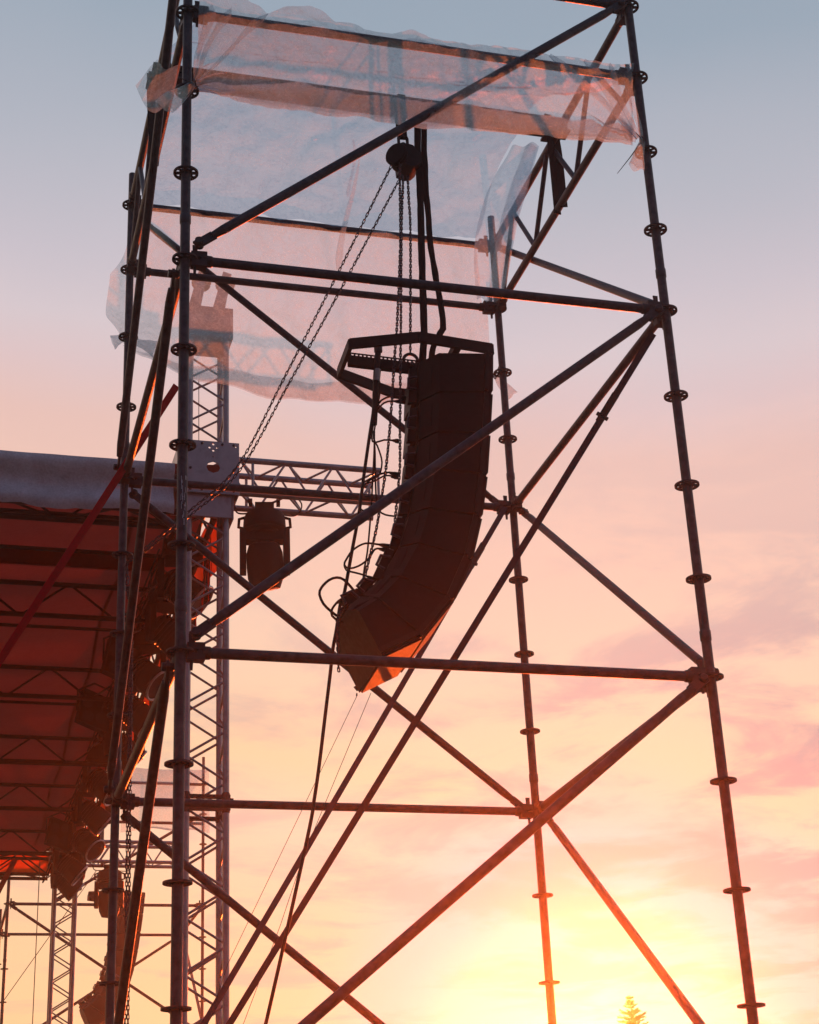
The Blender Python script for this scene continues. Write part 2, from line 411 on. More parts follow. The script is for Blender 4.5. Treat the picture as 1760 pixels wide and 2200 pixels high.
def brace(t, a, b, off, trim=.085):
    a, b = V(a) + V(off), V(b) + V(off); d = (b - a).normalized(); a += d * trim; b -= d * trim
    nrm = V(off).normalized()
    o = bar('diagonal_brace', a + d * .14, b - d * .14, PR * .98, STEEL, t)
    z = nrm.cross(d)
    inst('swivel_end', SWIV, frame(a, d, z), o); inst('swivel_end', SWIV, frame(b, -d, z), o)
    return o
def girder(t, a0, a1, h, nodes):
    # lattice girder: a0-a1 top chord, bottom chord h lower, tubes welded in zigzag
    a0, a1 = V(a0), V(a1); d = (a1 - a0).normalized(); dn = V((0, 0, -h))
    o = bar('lattice_girder', a0 + d * .10, a1 - d * .10, PR, STEEL, t)
    inst('wedge_head', HEAD, frame(a0, d, (0, 0, 1)), o); inst('wedge_head', HEAD, frame(a1, -d, (0, 0, 1)), o)
    lo = bar('bottom_chord', a0 + dn + d * .10, a1 + dn - d * .10, PR, STEEL, o)
    inst('wedge_head', HEAD, frame(a0 + dn, d, (0, 0, 1)), o); inst('wedge_head', HEAD, frame(a1 + dn, -d, (0, 0, 1)), o)
    L = (a1 - a0).length
    for i, s_ in enumerate(nodes):
        for q in (-.375, .375):
            if .06 < s_ + q * .92 < L - .06:
                bar('web_bar', a0 + dn + d * s_, a0 + d * (s_ + q * .92), .016, STEEL, o, 12)
    return o
def tower(x0, y0, Wd, Dp, zb, levels, label, group, top, zlev):
    """posts on a ringlock grid; zlev(level) gives height"""
    t = thing('scaffold_tower', (x0 + Wd / 2, y0 + Dp / 2, 0), label, 'scaffold', group)
    P = {'FL': (x0, y0), 'FR': (x0 + Wd, y0), 'BL': (x0, y0 + Dp), 'BR': (x0 + Wd, y0 + Dp)}
    for k, (x, y) in P.items():
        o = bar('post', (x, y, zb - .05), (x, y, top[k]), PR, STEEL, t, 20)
        mb = MB().abox((x - .075, y - .075, .004), (x + .075, y + .075, .012)).tube((x, y, .012), (x, y, zb), .017)
        mb.lathe((x, y, zb - .06), (0, 0, 1), [(0, .03), (.04, .03)], 12).build('base_jack', STEEL_DK, o)
        for lv in levels:
            if zlev(lv) < top[k]:
                inst('rosette', ROS, M.Translation((x, y, zlev(lv))) @ M.Rotation(R(12), 4, 'Z'), o)
        for zz_ in (zb + 2.2, zb + 4.18, zb + 6.2):
            if zz_ + .3 < top[k]:
                MB().lathe((x, y, zz_), (0, 0, 1), [(0, PR), (.006, PR + .0035), (.05, PR + .0035), (.056, PR)], 20).build('spigot_sleeve', STEEL, o)
    return t, lambda k, lv: V((P[k][0], P[k][1], zlev(lv)))

zl = lambda lv: Z0 + .5 * lv
tA, N = tower(0, 0, 2.5, 2.5, .165, range(-11, 5), 'tall dark steel scaffold tower in the foreground holding the hanging loudspeakers', 'scaffold towers beside the stage',
              dict(FL=8.9, FR=8.9, BL=8.41, BR=8.41), zl)
for lv in (4, 3, 0, -4, -8, -12):
    if lv > -12:
        ledger(tA, N('FL', lv), N('FR', lv)); ledger(tA, N('BL', lv), N('BR', lv))
    if lv in (0, -4, -8, -11): ledger(tA, N('FL', lv), N('BL', lv)); ledger(tA, N('FR', lv), N('BR', lv))
for lv in (-11,): ledger(tA, N('FL', lv), N('FR', lv)); ledger(tA, N('BL', lv), N('BR', lv))
for lv in (0, -4, -8):
    brace(tA, N('FL', lv), N('FR', lv + 4), (0, -.045, .02))
    brace(tA, N('BL', lv + 4), N('BR', lv), (0, .045, -.02))
    brace(tA, N('FL', lv + 4), N('BL', lv), (-.045, 0, 0))
    brace(tA, N('BR', lv + 4), N('FR', lv), (.045, 0, 0))
for k in 'LR':
    girder(tA, N('F' + k, 4), N('B' + k, 4), .5, (.22, .97, 1.72, 2.40))
# scuffed paint on the near post
mk = MB(); rnd = random.Random(3)
for i in range(26):
    a0 = R(-95 + rnd.gauss(0, 16)); z_ = N('FL', -2).z - .17 - abs(rnd.gauss(.12, .07)); hh = rnd.uniform(.008, .03); ww = rnd.uniform(.05, .16)
    r_ = PR + .0012
    q = [(math.cos(a0) * r_, math.sin(a0) * r_, z_), (math.cos(a0 + ww) * r_, math.sin(a0 + ww) * r_, z_ + rnd.uniform(-.006, .006)),
         (math.cos(a0 + ww * .8) * r_, math.sin(a0 + ww * .8) * r_, z_ + hh), (math.cos(a0 - ww * .1) * r_, math.sin(a0 - ww * .1) * r_, z_ + hh * 1.2)]
    mk.add(q, [(0, 1, 2, 3)])
fl_post = [c for c in tA.children if c.name.startswith('post')][0]
mk.build('paint_mark', PAINT_MARK, fl_post)

# far tower on the other side of the stage
FX, FY, FW, FD = .24, 20.5, 3.07, 2.5
zf = lambda lv: 7.28 + .5 * lv
tB, NB = tower(FX, FY, FW, FD, .18, range(-14, 5), 'distant scaffold tower beyond the stage, seen small at lower left', 'scaffold towers beside the stage',
               dict(FL=7.75, FR=9.75, BL=7.7, BR=9.7), zf)
for lv in (0, -4, -8, -12):
    ledger(tB, NB('FL', lv), NB('FR', lv)); ledger(tB, NB('BL', lv), NB('BR', lv))
    ledger(tB, NB('FL', lv), NB('BL', lv)); ledger(tB, NB('FR', lv), NB('BR', lv))
for lv in (-4, -8, -12):
    brace(tB, NB('FL', lv + 4), NB('FR', lv), (0, -.045, 0)); brace(tB, NB('BL', lv), NB('BR', lv + 4), (0, .045, 0))
    brace(tB, NB('FL', lv), NB('BL', lv + 4), (-.045, 0, 0)); brace(tB, NB('FR', lv), NB('BR', lv + 4), (.045, 0, 0))
bar('ledger', NB('FR', 4) + V((-2.3, 0, 0)), NB('FR', 4), PR, STEEL, tB); bar('ledger', NB('FR', 3) + V((-2.6, 0, -.16)), NB('FR', 3) + V((0, 0, -.16)), PR, STEEL, tB)
brace(tB, NB('FR', 0) + V((-2.4, 0, 0)), NB('FR', 3), (0, -.05, 0))

# ================================================================== hoist beam across the tower top
BY, BZ = 1.25, 8.255
hb = thing('hoist_beam', (1.3, BY, BZ), 'dark steel beam across the tower top behind the plastic sheet', 'beam')
mb = MB().abox((-.03, BY - .05, BZ + .036), (2.60, BY + .05, BZ + .046)).abox((-.03, BY - .05, BZ - .046), (2.60, BY + .05, BZ - .036))
mb.abox((-.03, BY - .004, BZ - .0358), (2.60, BY + .004, BZ + .0358))
mb.build('web_and_flanges', STEEL_OLD, hb)
for x in (0, 2.5):
    s1 = 1 if x else -1
    MB().ribbon(spline([(x - s1 * .05, BY - .06, BZ + .05), (x - s1 * .03, BY - .02, BZ - .2), (x, BY + .05, 7.665 - .03)], .05), (1, .3, 0), .05, .006).build('tie_strap', SLING, hb)
    MB().ribbon(spline([(x + s1 * .03, BY + .06, BZ + .05), (x + s1 * .03, BY + .02, BZ - .2), (x + s1 * .01, BY - .03, 7.665 - .03)], .05), (1, -.3, 0), .05, .006).build('tie_strap', SLING, hb)
    MB().abox((x - .06, BY - .075, BZ - .062), (x + .06, BY + .075, BZ - .0465)).build('clamp_plate', STEEL_DK, hb)

# ================================================================== line array
AY = .95; WV = V((.025, .60, 0))                      # near side plane and width direction
fr4 = [(1440, 268), (1437, 555), (1420, 860), (1400, 1165), (1360, 1475), (1290, 1785), (1159, 2089), (930, 2370), (620, 2516)]
bk4 = [(935, 262), (940, 560), (932, 850), (910, 1120), (865, 1400), (790, 1645), (650, 1880), (505, 2010), (397, 2095)]
F_ = [at(4, *p, AY) for p in fr4]; B_ = [at(4, *p, AY) for p in bk4]
DN = WV.normalized()
def array_at(label, group):
    la = thing('line_array', V((1.5, AY + .3, 6.35)), label, 'loudspeaker', group)
    inset = .11
    for i in range(8):
        f0, f1, b0, b1 = F_[i], F_[i + 1], B_[i], B_[i + 1]
        gap = .006
        up = (f0 - f1).normalized(); f0 = f0 - up * gap; f1 = f1 + up * gap
        ub = (b0 - b1).normalized(); b0 = b0 - ub * gap; b1 = b1 + ub * gap
        mb = MB()
        m0 = b0.lerp(f0, .22); m1 = b1.lerp(f1, .22)      # the rear of the box narrows
        near = [f0, f1, m1, b1 + DN * inset, b0 + DN * inset, m0]
        far = [p + WV for p in (f0, f1, m1)] + [b1 + WV - DN * inset, b0 + WV - DN * inset] + [m0 + WV]
        mb.add(near + far, [(0, 1, 2, 5), (5, 2, 3, 4), (6, 11, 8, 7), (11, 10, 9, 8), (0, 5, 11, 6), (5, 4, 10, 11), (1, 7, 8, 2), (2, 8, 9, 3), (3, 9, 10, 4), (0, 6, 7, 1)])
        cab = mb.build('speaker_cabinet', BLACK, la, smooth=20)
        fd = ((f0 - b0) + (f1 - b1)).normalized(); ud = (f0 - f1); hgt = ud.length; ud = ud.normalized()
        c = (f0 + f1) / 2 + WV / 2
        MB().box(c + fd * .006, fd * .010, DN * .58, ud * (hgt * .94)).build('grille', GRILLE, cab)
        # front rigging hinges on the near and far side
        for s_ in (0, 1):
            e = (f0 + f1) / 2 - fd * .03 + WV * s_ + DN * (.008 if s_ else -.008)
            MB().box(e, fd * .028, DN * .012, ud * (hgt * 1.0)).lathe(e + ud * hgt * .5 + fd * .016 - DN * .012, DN, [(0, .013), (.024, .013)], 10).build('rigging_hinge', BLACK_FRAME, cab)
        # side handle recess, rear panel with connector plate and handle bar
        cs = (b0 + b1) / 2 + fd * .04 + DN * (inset * .6)
        nn = (m0 - (b0 + DN * inset)).normalized()
        MB().box(cs - DN * .012, nn * .04, DN.cross(nn) * .06, ud * (hgt * .5)).build('rear_handle', BLACK, cab)
        cr = (b0 + b1) / 2 + WV / 2 - fd * .012
        MB().box(cr, fd * .02, DN * .22, ud * ((b0 - b1).length * .8)).build('connector_plate', BLACK_FRAME, cab)
        hb_ = MB().path([cr - DN * .17 - fd * .0 + ud * .04, cr - DN * .17 - fd * .05 + ud * .03, cr - DN * .17 - fd * .05 - ud * .03, cr - DN * .17 - ud * .04], .009, 8)
        hb_.build('rear_rail', CHAIN, cab)
        rr_ = b0.lerp(b1, .5) + DN * .17 - fd * .03
        MB().box(rr_, fd * .045, DN * .035, ud * ((b0 - b1).length * .9)).build('rear_rigging', BLACK_FRAME, cab)
    # flying frame: outer hexagon, centre spine with holes, cross bars
    fy0, fy1 = AY + .0, AY + .60
    a = at(4, 410, 148, AY + .10); b = at(4, 905, 140, AY - .02); c = at(4, 1440, 240, AY)
    zt = (b.z + c.z) / 2
    ctr = (c + WV / 2)
    fxd = V((DN.y, -DN.x, 0))                              # forward (towards the audience)
    h = V((0, 0, .062)); slope = (c.z - b.z) / ((c - b).length) * .75
    def fp(fwd, sidew): return ctr + fxd * fwd + DN * sidew + V((0, 0, fwd * slope))
    L0 = -(c - a).length
    pts = [fp(L0, -.17), fp(-(c - b).length, -.33), fp(0, -.30), fp(0, .30), fp(-(c - b).length, .33), fp(L0, .17)]
    fo = MB()
    for p, q in zip(pts, pts[1:] + pts[:1]):
        d = (q - p); nrm = d.normalized().cross(V((0, 0, 1))).normalized()
        fo.box((p + q) / 2, d * 1.005, nrm * .022, h)
    fr = fo.build('flying_frame', BLACK_FRAME, la, smooth=0)
    sp_ = MB(); s0, s1 = L0 + .02, -.05; k = 30
    for sgn in (-1, 1):                                    # spine: perforated upper edge left open between teeth
        d = fp(s1, 0) - fp(s0, 0)
        sp_.box((fp(s0, sgn * .016) + fp(s1, sgn * .016)) / 2 - V((0, 0, .012)), d, DN * .005, V((0, 0, .060)))
        sp_.box((fp(s0, sgn * .016) + fp(s1, sgn * .016)) / 2 + V((0, 0, .032)), d, DN * .005, V((0, 0, .008)))
        for j in range(k):
            q = s0 + (s1 - s0) * (j + .5) / k
            sp_.box(fp(q, sgn * .016) + V((0, 0, .023)), fxd * .010, DN * .005, V((0, 0, .012)))
    sp_.build('centre_spine', BLACK_FRAME, fr, smooth=0)
    MB().box(fp(-.2, 0) - V((0, 0, .0)), fxd * .04, DN * .60, h * .8).build('cross_bar', BLACK_FRAME, fr, smooth=0)
    MB().ring(fp(-.40, 0) + V((0, 0, .04)), DN, .042, .010, 18, 8).tube(fp(-.40, -.04) + V((0, 0, .0)), fp(-.40, .04) + V((0, 0, .0)), .011, 10).build('shackle', STEEL_DK, fr)
    return la, fp, L0
LA, fp, L0 = array_at('black curved line array loudspeaker hanging inside the near scaffold tower', 'line arrays hung either side of the stage')
far_anchor = at(6, 1030, 1235, FY + FD * .42)
near_anchor = fp(0, -.30)
LB = copy_tree(LA, M.Translation(far_anchor) @ M.Scale(1.14, 4) @ M.Translation(-near_anchor))
LB['label'] = 'distant curved line array loudspeaker hanging in the far tower, lower left'

# ================================================================== chain hoist
HC = at(9, 760, 570, BY)
ch = thing('chain_hoist', HC, 'black manual chain hoist with hanging chains under the beam', 'hoist')
mb = MB().lathe(HC + V((-.02, -.065, 0)), (0, 1, 0), [(0, .045), (.012, .054), (.10, .058), (.118, .048), (.13, .04)], 26)
mb.build('housing', BLACK, ch)
MB().prism([HC + V(p) for p in ((-.04, -.075, .062), (.0, -.075, .080), (.04, -.075, .072), (.092, -.075, .005), (.088, -.075, -.045), (.06, -.075, -.075), (.02, -.075, -.085), (-.03, -.075, -.070))], (0, .16, 0)).build('gear_cover', BLACK_FRAME, ch)
MB().lathe(HC + V((-.045, -.045, -.005)), V((-.75, -.65, 0)), [(0, .068), (.012, .074), (.025, .066), (.034, .074), (.044, .066)], 26).build('hand_wheel', BLACK, ch)
MB().ring(HC + V((.0, 0, .15)), (0, 1, 0), .028, .010, 18, 8, (0, 0, 1), .012).tube(HC + V((0, 0, .09)), HC + V((0, 0, .13)), .016, 10).build('top_hook', STEEL_DK, ch)
sh = MB().ribbon([(HC.x + .0, BY - .012, HC.z + .17), (HC.x - .012, BY - .03, BZ - .06), (HC.x - .012, BY - .056, BZ), (HC.x - .012, BY - .056, BZ + .05)], (1, 0, 0), .05, .008)
sh.ribbon([(HC.x + .0, BY + .012, HC.z + .17), (HC.x - .012, BY + .03, BZ - .06), (HC.x - .012, BY + .056, BZ), (HC.x - .012, BY + .056, BZ + .05)], (1, 0, 0), .05, .008)
sh.build('hanging_sling', SLING, ch)
def px(n, pts, Y): return [at(n, x, y, Y if not callable(Y) else Y(i / max(1, len(pts) - 1))) for i, (x, y) in enumerate(pts)]
# load chains
hk = fp(-.40, 0) + V((0, 0, .085))
cm_ = MB(); chain_mesh(cm_, [at(9, 828, 850, BY), at(9, 850, 1300, BY), at(9, 880, 1900, BY), hk], .0185, .0036, .019)
cm_.build('load_chain', CHAIN, ch, kind='stuff')
cm_ = MB(); chain_mesh(cm_, px(9, [(690, 600), (682, 850), (690, 1400), (692, 2150)], BY - .07) + px(12, [(640, 10), (622, 250), (605, 480), (590, 750), (560, 1150), (520, 1550), (465, 1900), (425, 2140)], BY - .10)
                     + px(7, [(860, 470), (830, 570), (790, 640), (725, 690), (690, 760), (682, 870), (686, 1000), (690, 1095)], BY - .12), .0185, .0036, .019)
cm_.build('slack_chain', CHAIN, ch, kind='stuff')
cm_ = MB(); chain_mesh(cm_, px(9, [(735, 840), (742, 1000), (722, 1500), (712, 2150)], BY - .05) + px(12, [(678, 10), (676, 250), (672, 500), (672, 800), (668, 1100), (668, 1500), (650, 1700), (628, 1950), (612, 2150)], BY - .08)
                     + px(7, [(1030, 260), (1018, 330), (1000, 400)], BY - .08), .0185, .0036, .019)
cm_.build('slack_chain', CHAIN, ch, kind='stuff')
# hand chains pulled across to the back left post, then falling to the ground
BLp = V((.03, 2.44, 0))
e1 = at(10, 1000, 262, 2.42)
for i, (st, mid) in enumerate((((530, 650), (3, 1000, 1560)), ((665, 930), (3, 1010, 1600)))):
    a0 = at(9, *st, BY - .08); a1 = at(mid[0], mid[1], mid[2], 1.9 + .02 * i)
    a2 = at(10, 1085, 195 + 35 * i, 2.36); a3 = at(10, 935, 300 + 20 * i, 2.43)
    a1b = a1.lerp(a2, .5) + V((0, 0, -.015))
    cm_ = MB(); chain_mesh(cm_, [a0, a0.lerp(a1, .35) - V((0, 0, .02)), a0.lerp(a1, .7) - V((0, 0, .02)), a1, a1b, a2, a3,
                                 at(10, 925 + 12 * i, 420, 2.44), at(10, 930 + 20 * i, 600, 2.44)], .0235, .0030, .018)
    cm_.build('hand_chain', CHAIN, ch, kind='stuff')
for i in range(2):
    cm_ = MB(); chain_mesh(cm_, [at(10, 930 + 20 * i, 600, 2.44), at(10, 985 + 3 * i, 1050, 2.46), at(10, 960 + 28 * i, 1300, 2.46), at(10, 957 + 24 * i, 2000, 2.46), at(6, 905 + 20 * i, 900, 2.45),
                                 at(6, 900 + 20 * i, 1400, 2.45), at(6, 890 + 22 * i, 2150, 2.45), at(6, 880 + 24 * i, 2600, 2.45)], .0235, .0030, .018)
    cm_.build('hand_chain', CHAIN, ch, kind='stuff')

# ================================================================== black slings
def sling(name, pts, wd, w0, label):
    p = resample(spline(pts, .03), .035)
    ww = [w0 * (1 + .16 * noise.noise(V((i * .35, 3 if 'left' in label else 9, 0)))) for i in range(len(p))]
    o = MB().path([q + V((noise.noise(V((i * .3, 1, 0))) * .004, 0, 0)) for i, q in enumerate(p)], [x / 2 for x in ww], 10, flat=.5).build(name, SLING, smooth=60)
    return tag(o, label, 'sling', 'black slings on the hoist beam')
sling('round_sling', [at(9, 1010, -120, BY - .06), at(9, 1010, 200, BY - .02), at(9, 1050, 900, BY), at(9, 1068, 1400, BY), at(9, 1085, 2150, BY), at(4, 935, 90, BY - .02), at(4, 930, 240, BY - .02), fp(-.34, -.02)], (1, 0, 0), .042,
      'left, straight one of the two black slings from beam to array frame')
sling('round_sling', [at(9, 1130, -120, BY - .06), at(9, 1130, 200, BY - .02), at(9, 1155, 800, BY), at(9, 1175, 1200, BY), at(9, 1215, 1600, BY), at(9, 1255, 2150, BY), at(4, 1075, 20, BY - .02), at(4, 1055, 120, BY - .02), at(4, 1000, 240, BY), fp(-.28, .0)], (1, 0, 0), .036,
      'right, bent one of the two black slings from beam to array frame')

# ================================================================== speaker cables
cl_ = thing('speaker_cable_loom', at(4, 585, 440, AY + .3), 'loom of black speaker cables looping from the array frame down', 'cables')
Y1 = AY + .30
def cable(pts, r, name='cable', parent=cl_, n=7): return MB().path(spline(pts, .02), r, n).build(name, RUBBER, parent, smooth=60)
cable(px(4, [(598, 240), (590, 330), (582, 430), (578, 560), (572, 700), (566, 800)], Y1), .018, 'trunk_cable')
MB().path(spline(px(4, [(590, 395), (582, 480)], Y1), .02), .0215, 10).build('tape_wrap', LIGHT_GREY, cl_, smooth=60)
cable(px(4, [(566, 560), (560, 700), (530, 900), (490, 1180), (455, 1450), (400, 1750), (345, 2050)], Y1) + px(7, [(700, 690), (675, 850), (655, 960), (640, 1100), (610, 1350), (575, 1640), (545, 1850), (500, 2100)], Y1 + .1)
      + [at(0, 560, 2156, Y1 + .2), at(0, 500, 2400, Y1 + .3)], .0098, 'trunk_cable')
cable(px(4, [(606, 480), (606, 580), (590, 660), (580, 720), (560, 800), (548, 900), (570, 935), (640, 915), (740, 922)], Y1 + .05), .0055)
cable(px(4, [(585, 670), (620, 620), (680, 594), (720, 596), (800, 604)], Y1 + .05), .0058)
cable(px(4, [(590, 690), (640, 640), (700, 626), (790, 634)], Y1 + .05), .0055)
cable(px(4, [(575, 800), (562, 900), (590, 960), (620, 1050), (622, 1110), (600, 1180), (540, 1210), (490, 1260), (455, 1360), (470, 1430), (520, 1450)], Y1 + .05), .005)
cable(px(4, [(495, 1225), (560, 1190), (620, 1165), (680, 1155), (740, 1165)], Y1 + .05), .0058)
cable(px(4, [(500, 1240), (580, 1215), (640, 1180), (700, 1182)], Y1 + .05), .005)
cable(px(4, [(568, 850), (566, 1000), (556, 1200), (545, 1400), (530, 1600), (515, 1750), (495, 1860), (470, 1990), (380, 2080), (330, 2110), (290, 2125)], Y1 + .04), .0052)
cable(px(4, [(562, 850), (572, 1000), (575, 1200), (585, 1400), (600, 1440), (650, 1470), (715, 1480)], Y1 + .04), .0052)
cable(px(4, [(690, 1700), (600, 1690), (500, 1682), (410, 1730), (360, 1800), (345, 1840), (380, 1868), (450, 1850), (520, 1800), (560, 1740), (590, 1720), (680, 1730)], Y1), .0058)
cable(px(4, [(345, 1840), (360, 1880), (430, 1900), (500, 1920), (580, 1960)], Y1), .0055)
cable(px(4, [(430, 2050), (390, 2000), (340, 1950), (290, 1935), (230, 1955), (175, 2010), (160, 2060), (190, 2130), (240, 2180), (290, 2220)], Y1), .0075)
cable(px(7, [(800, 600), (740, 640), (690, 670), (650, 720), (650, 760), (690, 790), (720, 800)], Y1), .0065)
for p in ((720, 596, 800, 606), (715, 628, 795, 634), (700, 918, 745, 924), (680, 1160, 745, 1172), (690, 1188, 740, 1190), (600, 1690, 680, 1705), (600, 1722, 675, 1735), (515, 1925, 585, 1962)):
    a, b = at(4, p[0], p[1], Y1 + .03), at(4, p[2], p[3], Y1 + .03); d = (b - a).normalized()
    MB().path([a, a + d * .02, a.lerp(b, .5), b], [.006, .011, .0125, .014], 10).build('connector', RUBBER, cl_)
MB().path([at(4, 595, 225, Y1), at(4, 597, 262, Y1)], .024, 10).build('cable_clamp', STEEL_DK, cl_)

# thin tag lines from the lowest cabinet
tip1 = at(7, 798, 1240, AY + .55); tip2 = at(7, 882, 1222, AY + .45)
tag(MB().path([tip1, at(0, 480, 2030, 1.6), at(0, 430, 2180, 1.65), at(0, 330, 2420, 1.8)], .0017, 6).build('tag_line', WIRE), 'thin tag line running from the lowest point of the array down left', 'line', 'tag lines of the near array')
tag(MB().path([tip2, at(0, 640, 1800, 1.6), at(0, 590, 1950, 1.65), at(0, 500, 2190, 1.75)], .0017, 6).build('tag_line', WIRE), 'thin tag line just right of the other, steeper, below the array', 'line', 'tag lines of the near array')
MB().ring(tip1 + V((0, 0, .008)), (1, 0, 0), .007, .003, 12, 6).build('shackle', STEEL_DK, LA)

# ================================================================== straps
anchor = V((-1.35, 2.6, .02))
def strap(a, b, label, w0, mt, grp, sag=.03, wd=(1, -.6, 0), buckle=None):
    a, b = V(a), V(b); n_ = 24; p = [a.lerp(b, i / n_) - V((0, 0, sag * 4 * (i / n_) * (1 - i / n_))) for i in range(n_ + 1)]
    t = thing('ratchet_strap', a, label, 'strap', grp)
    MB().ribbon(p, wd, w0, .004).build('webbing', mt, t)
    if buckle:
        c = a.lerp(b, buckle); d = (b - a).normalized(); nn = d.cross(V(wd)).normalized(); ss = nn.cross(d)
        MB().box(c, d * .17, ss * w0 * 1.08, nn * .016).tube(c - ss * .033 + d * .05, c + ss * .033 + d * .05, .011, 10).box(c + nn * .014 - d * .05, d * .12, ss * .030, nn * .006).build('ratchet_buckle', STEEL_DK, t)
    return t
a0 = N('BR', 0) + V((-.07, -.05, -.02)); a1 = at(0, 425, 2156, 2.45); d = a1 - a0
strap(a0, a0 + d * (a0.z / -d.z * .99), 'grey ratchet strap from the rear right post down to lower left', .038, STRAP, 'grey straps bracing the tower', .02, buckle=.06)
a0 = N('FR', 0) + V((-.05, .07, -.10)); pm = at(0, 1110, 1135, 1.25); a1 = at(0, 480, 2156, 2.35); d = a1 - a0
strap(a0, a0 + d * (a0.z / -d.z * .99), 'grey ratchet strap from the front right post down to lower left', .036, STRAP, 'grey straps bracing the tower', .015, buckle=.055)
a0 = at(0, 372, 812, 2.2); a1 = at(0, 242, 1020, 2.35); a2 = at(0, 0, 1390, 2.6)
d = (a2 - a0); strap(a0, a0 + d * (a0.z / -d.z * .98), 'bright red ratchet strap running diagonally down past the left posts', .046, RED_STRAP, None, .0, wd=(.8, 0, .6))
a0 = at(6, 110, 980, 16.5); a1 = at(6, 0, 1190, 16.5); d = a1 - a0
strap(a0, a0 + d * (a0.z / -d.z * .98), 'far red strap below the roof corner at the left edge', .07, RED_STRAP, None, 0, wd=(.8, 0, .6))

# ================================================================== stage: truss towers, roof, trusses
TX, T1Y, T2Y, TZ, HS = .913, 5.19, 17.9, 7.505, .145
LR, CR = .0095, .025
def truss(parent, a, b, up, half, mt, panel, cr=CR, lr=LR, faces=4, both=True):
    """box truss from a to b as bars under parent"""
    a, b, up = V(a), V(b), V(up); d = (b - a).normalized(); s_ = d.cross(up).normalized(); L = (b - a).length
    cs = [up * half + s_ * half, up * half - s_ * half, -up * half - s_ * half, -up * half + s_ * half]
    if faces == 1: cs = [up * half, -up * half]
    for c in cs: bar('chord', a + c, b + c, cr, mt, parent, 14)
    k = max(2, int(round(L / panel)))
    prs = [(0, 1), (1, 2), (2, 3), (3, 0)] if faces == 4 else [(0, 1)]
    for fi, (p, q) in enumerate(prs):
        for i in range(k):
            A, B = (cs[p], cs[q]) if (i + fi // 2) % 2 == 0 else (cs[q], cs[p])
            bar('lacing_bar', a + d * (L * (i + .04) / k) + A, a + d * (L * (i + .96) / k) + B, lr, mt, parent, 8)
def truss_tower(y, label, ztop, group):
    t = thing('truss_tower', (TX, y, 0), label, 'truss tower', group)
    truss(t, (TX, y, .12), (TX, y, ztop), (0, 1, 0), HS, ALU, .195)
    for z_ in (2.35, 4.85):                                  # bolted segment joints
        f = HS + .03
        for s_ in (-1, 1):
            j = MB()
            for q in (-.045, .045):
                j.abox((TX - f, y + s_ * HS - .022, z_ + q - .012), (TX + f, y + s_ * HS + .022, z_ + q + .012))
            for q in (-1, 1):
                j.lathe((TX + q * HS, y + s_ * HS, z_ - .075), (0, 0, 1), [(0, .027), (.01, .030), (.14, .030), (.15, .027)], 12)
                j.tube((TX + q * (HS + .02), y + s_ * HS, z_ + .03), (TX + q * (HS + .055), y + s_ * HS, z_ + .03), .007, 8)
                j.tube((TX + q * (HS + .02), y + s_ * HS, z_ - .03), (TX + q * (HS + .055), y + s_ * HS, z_ - .03), .007, 8)
            j.build('end_frame', STEEL_DK, t)
    MB().abox((TX - .24, y - .24, .02), (TX + .24, y + .24, .12)).build('base_plate', STEEL_DK, t)
    # sleeve block
    sb = link(bpy.data.objects.new('sleeve_block', sleeve_mesh()), M.Translation((TX, y, TZ)), t)
    for bx in (-.17, -.08, .08, .17):
        for bz in (-.2, -.02, .2):
            if abs(bx) < .1 and abs(bz) < .1: continue
            MB().lathe((TX + bx + .02, y - .238, TZ + bz), (0, -1, 0), [(0, .011), (.006, .011), (.009, .006)], 8).build('bolt', STEEL_DK, sb)
    # head with pulleys
    hd = MB().abox((TX - .20, y - .17, ztop), (TX + .20, y + .17, ztop + .28)).build('tower_head', ALU_PLATE, t)
    for dx in (-.11, .09):
        MB().prism([(TX + dx - .055, y - .16, ztop + .28), (TX + dx + .045, y - .16, ztop + .28), (TX + dx + .10, y - .16, ztop + .62), (TX + dx + .03, y - .16, ztop + .64)], (0, .05, 0)).build('pulley_bracket', ALU_PLATE, hd)
        MB().lathe((TX + dx + .06, y - .10, ztop + .56), (0, 1, 0), [(0, .08), (.02, .06), (.04, .08)], 18).build('pulley', STEEL_DK, hd)
    # outriggers
    for sx, sy_ in ((-1, -1), (1, -1), (1, 1), (-1, 1)):
        o = bar('outrigger', (TX + sx * .17, y + sy_ * .17, 2.62), (TX + sx * 1.25, y + sy_ * 1.25, .05), .03, ALU, t)
        MB().abox((TX + sx * .17 - .05, y + sy_ * .17 - .05, 2.55), (TX + sx * .17 + .05, y + sy_ * .17 + .05, 2.75)).build('clamp', STEEL_DK, o)
    return t
_sl = []
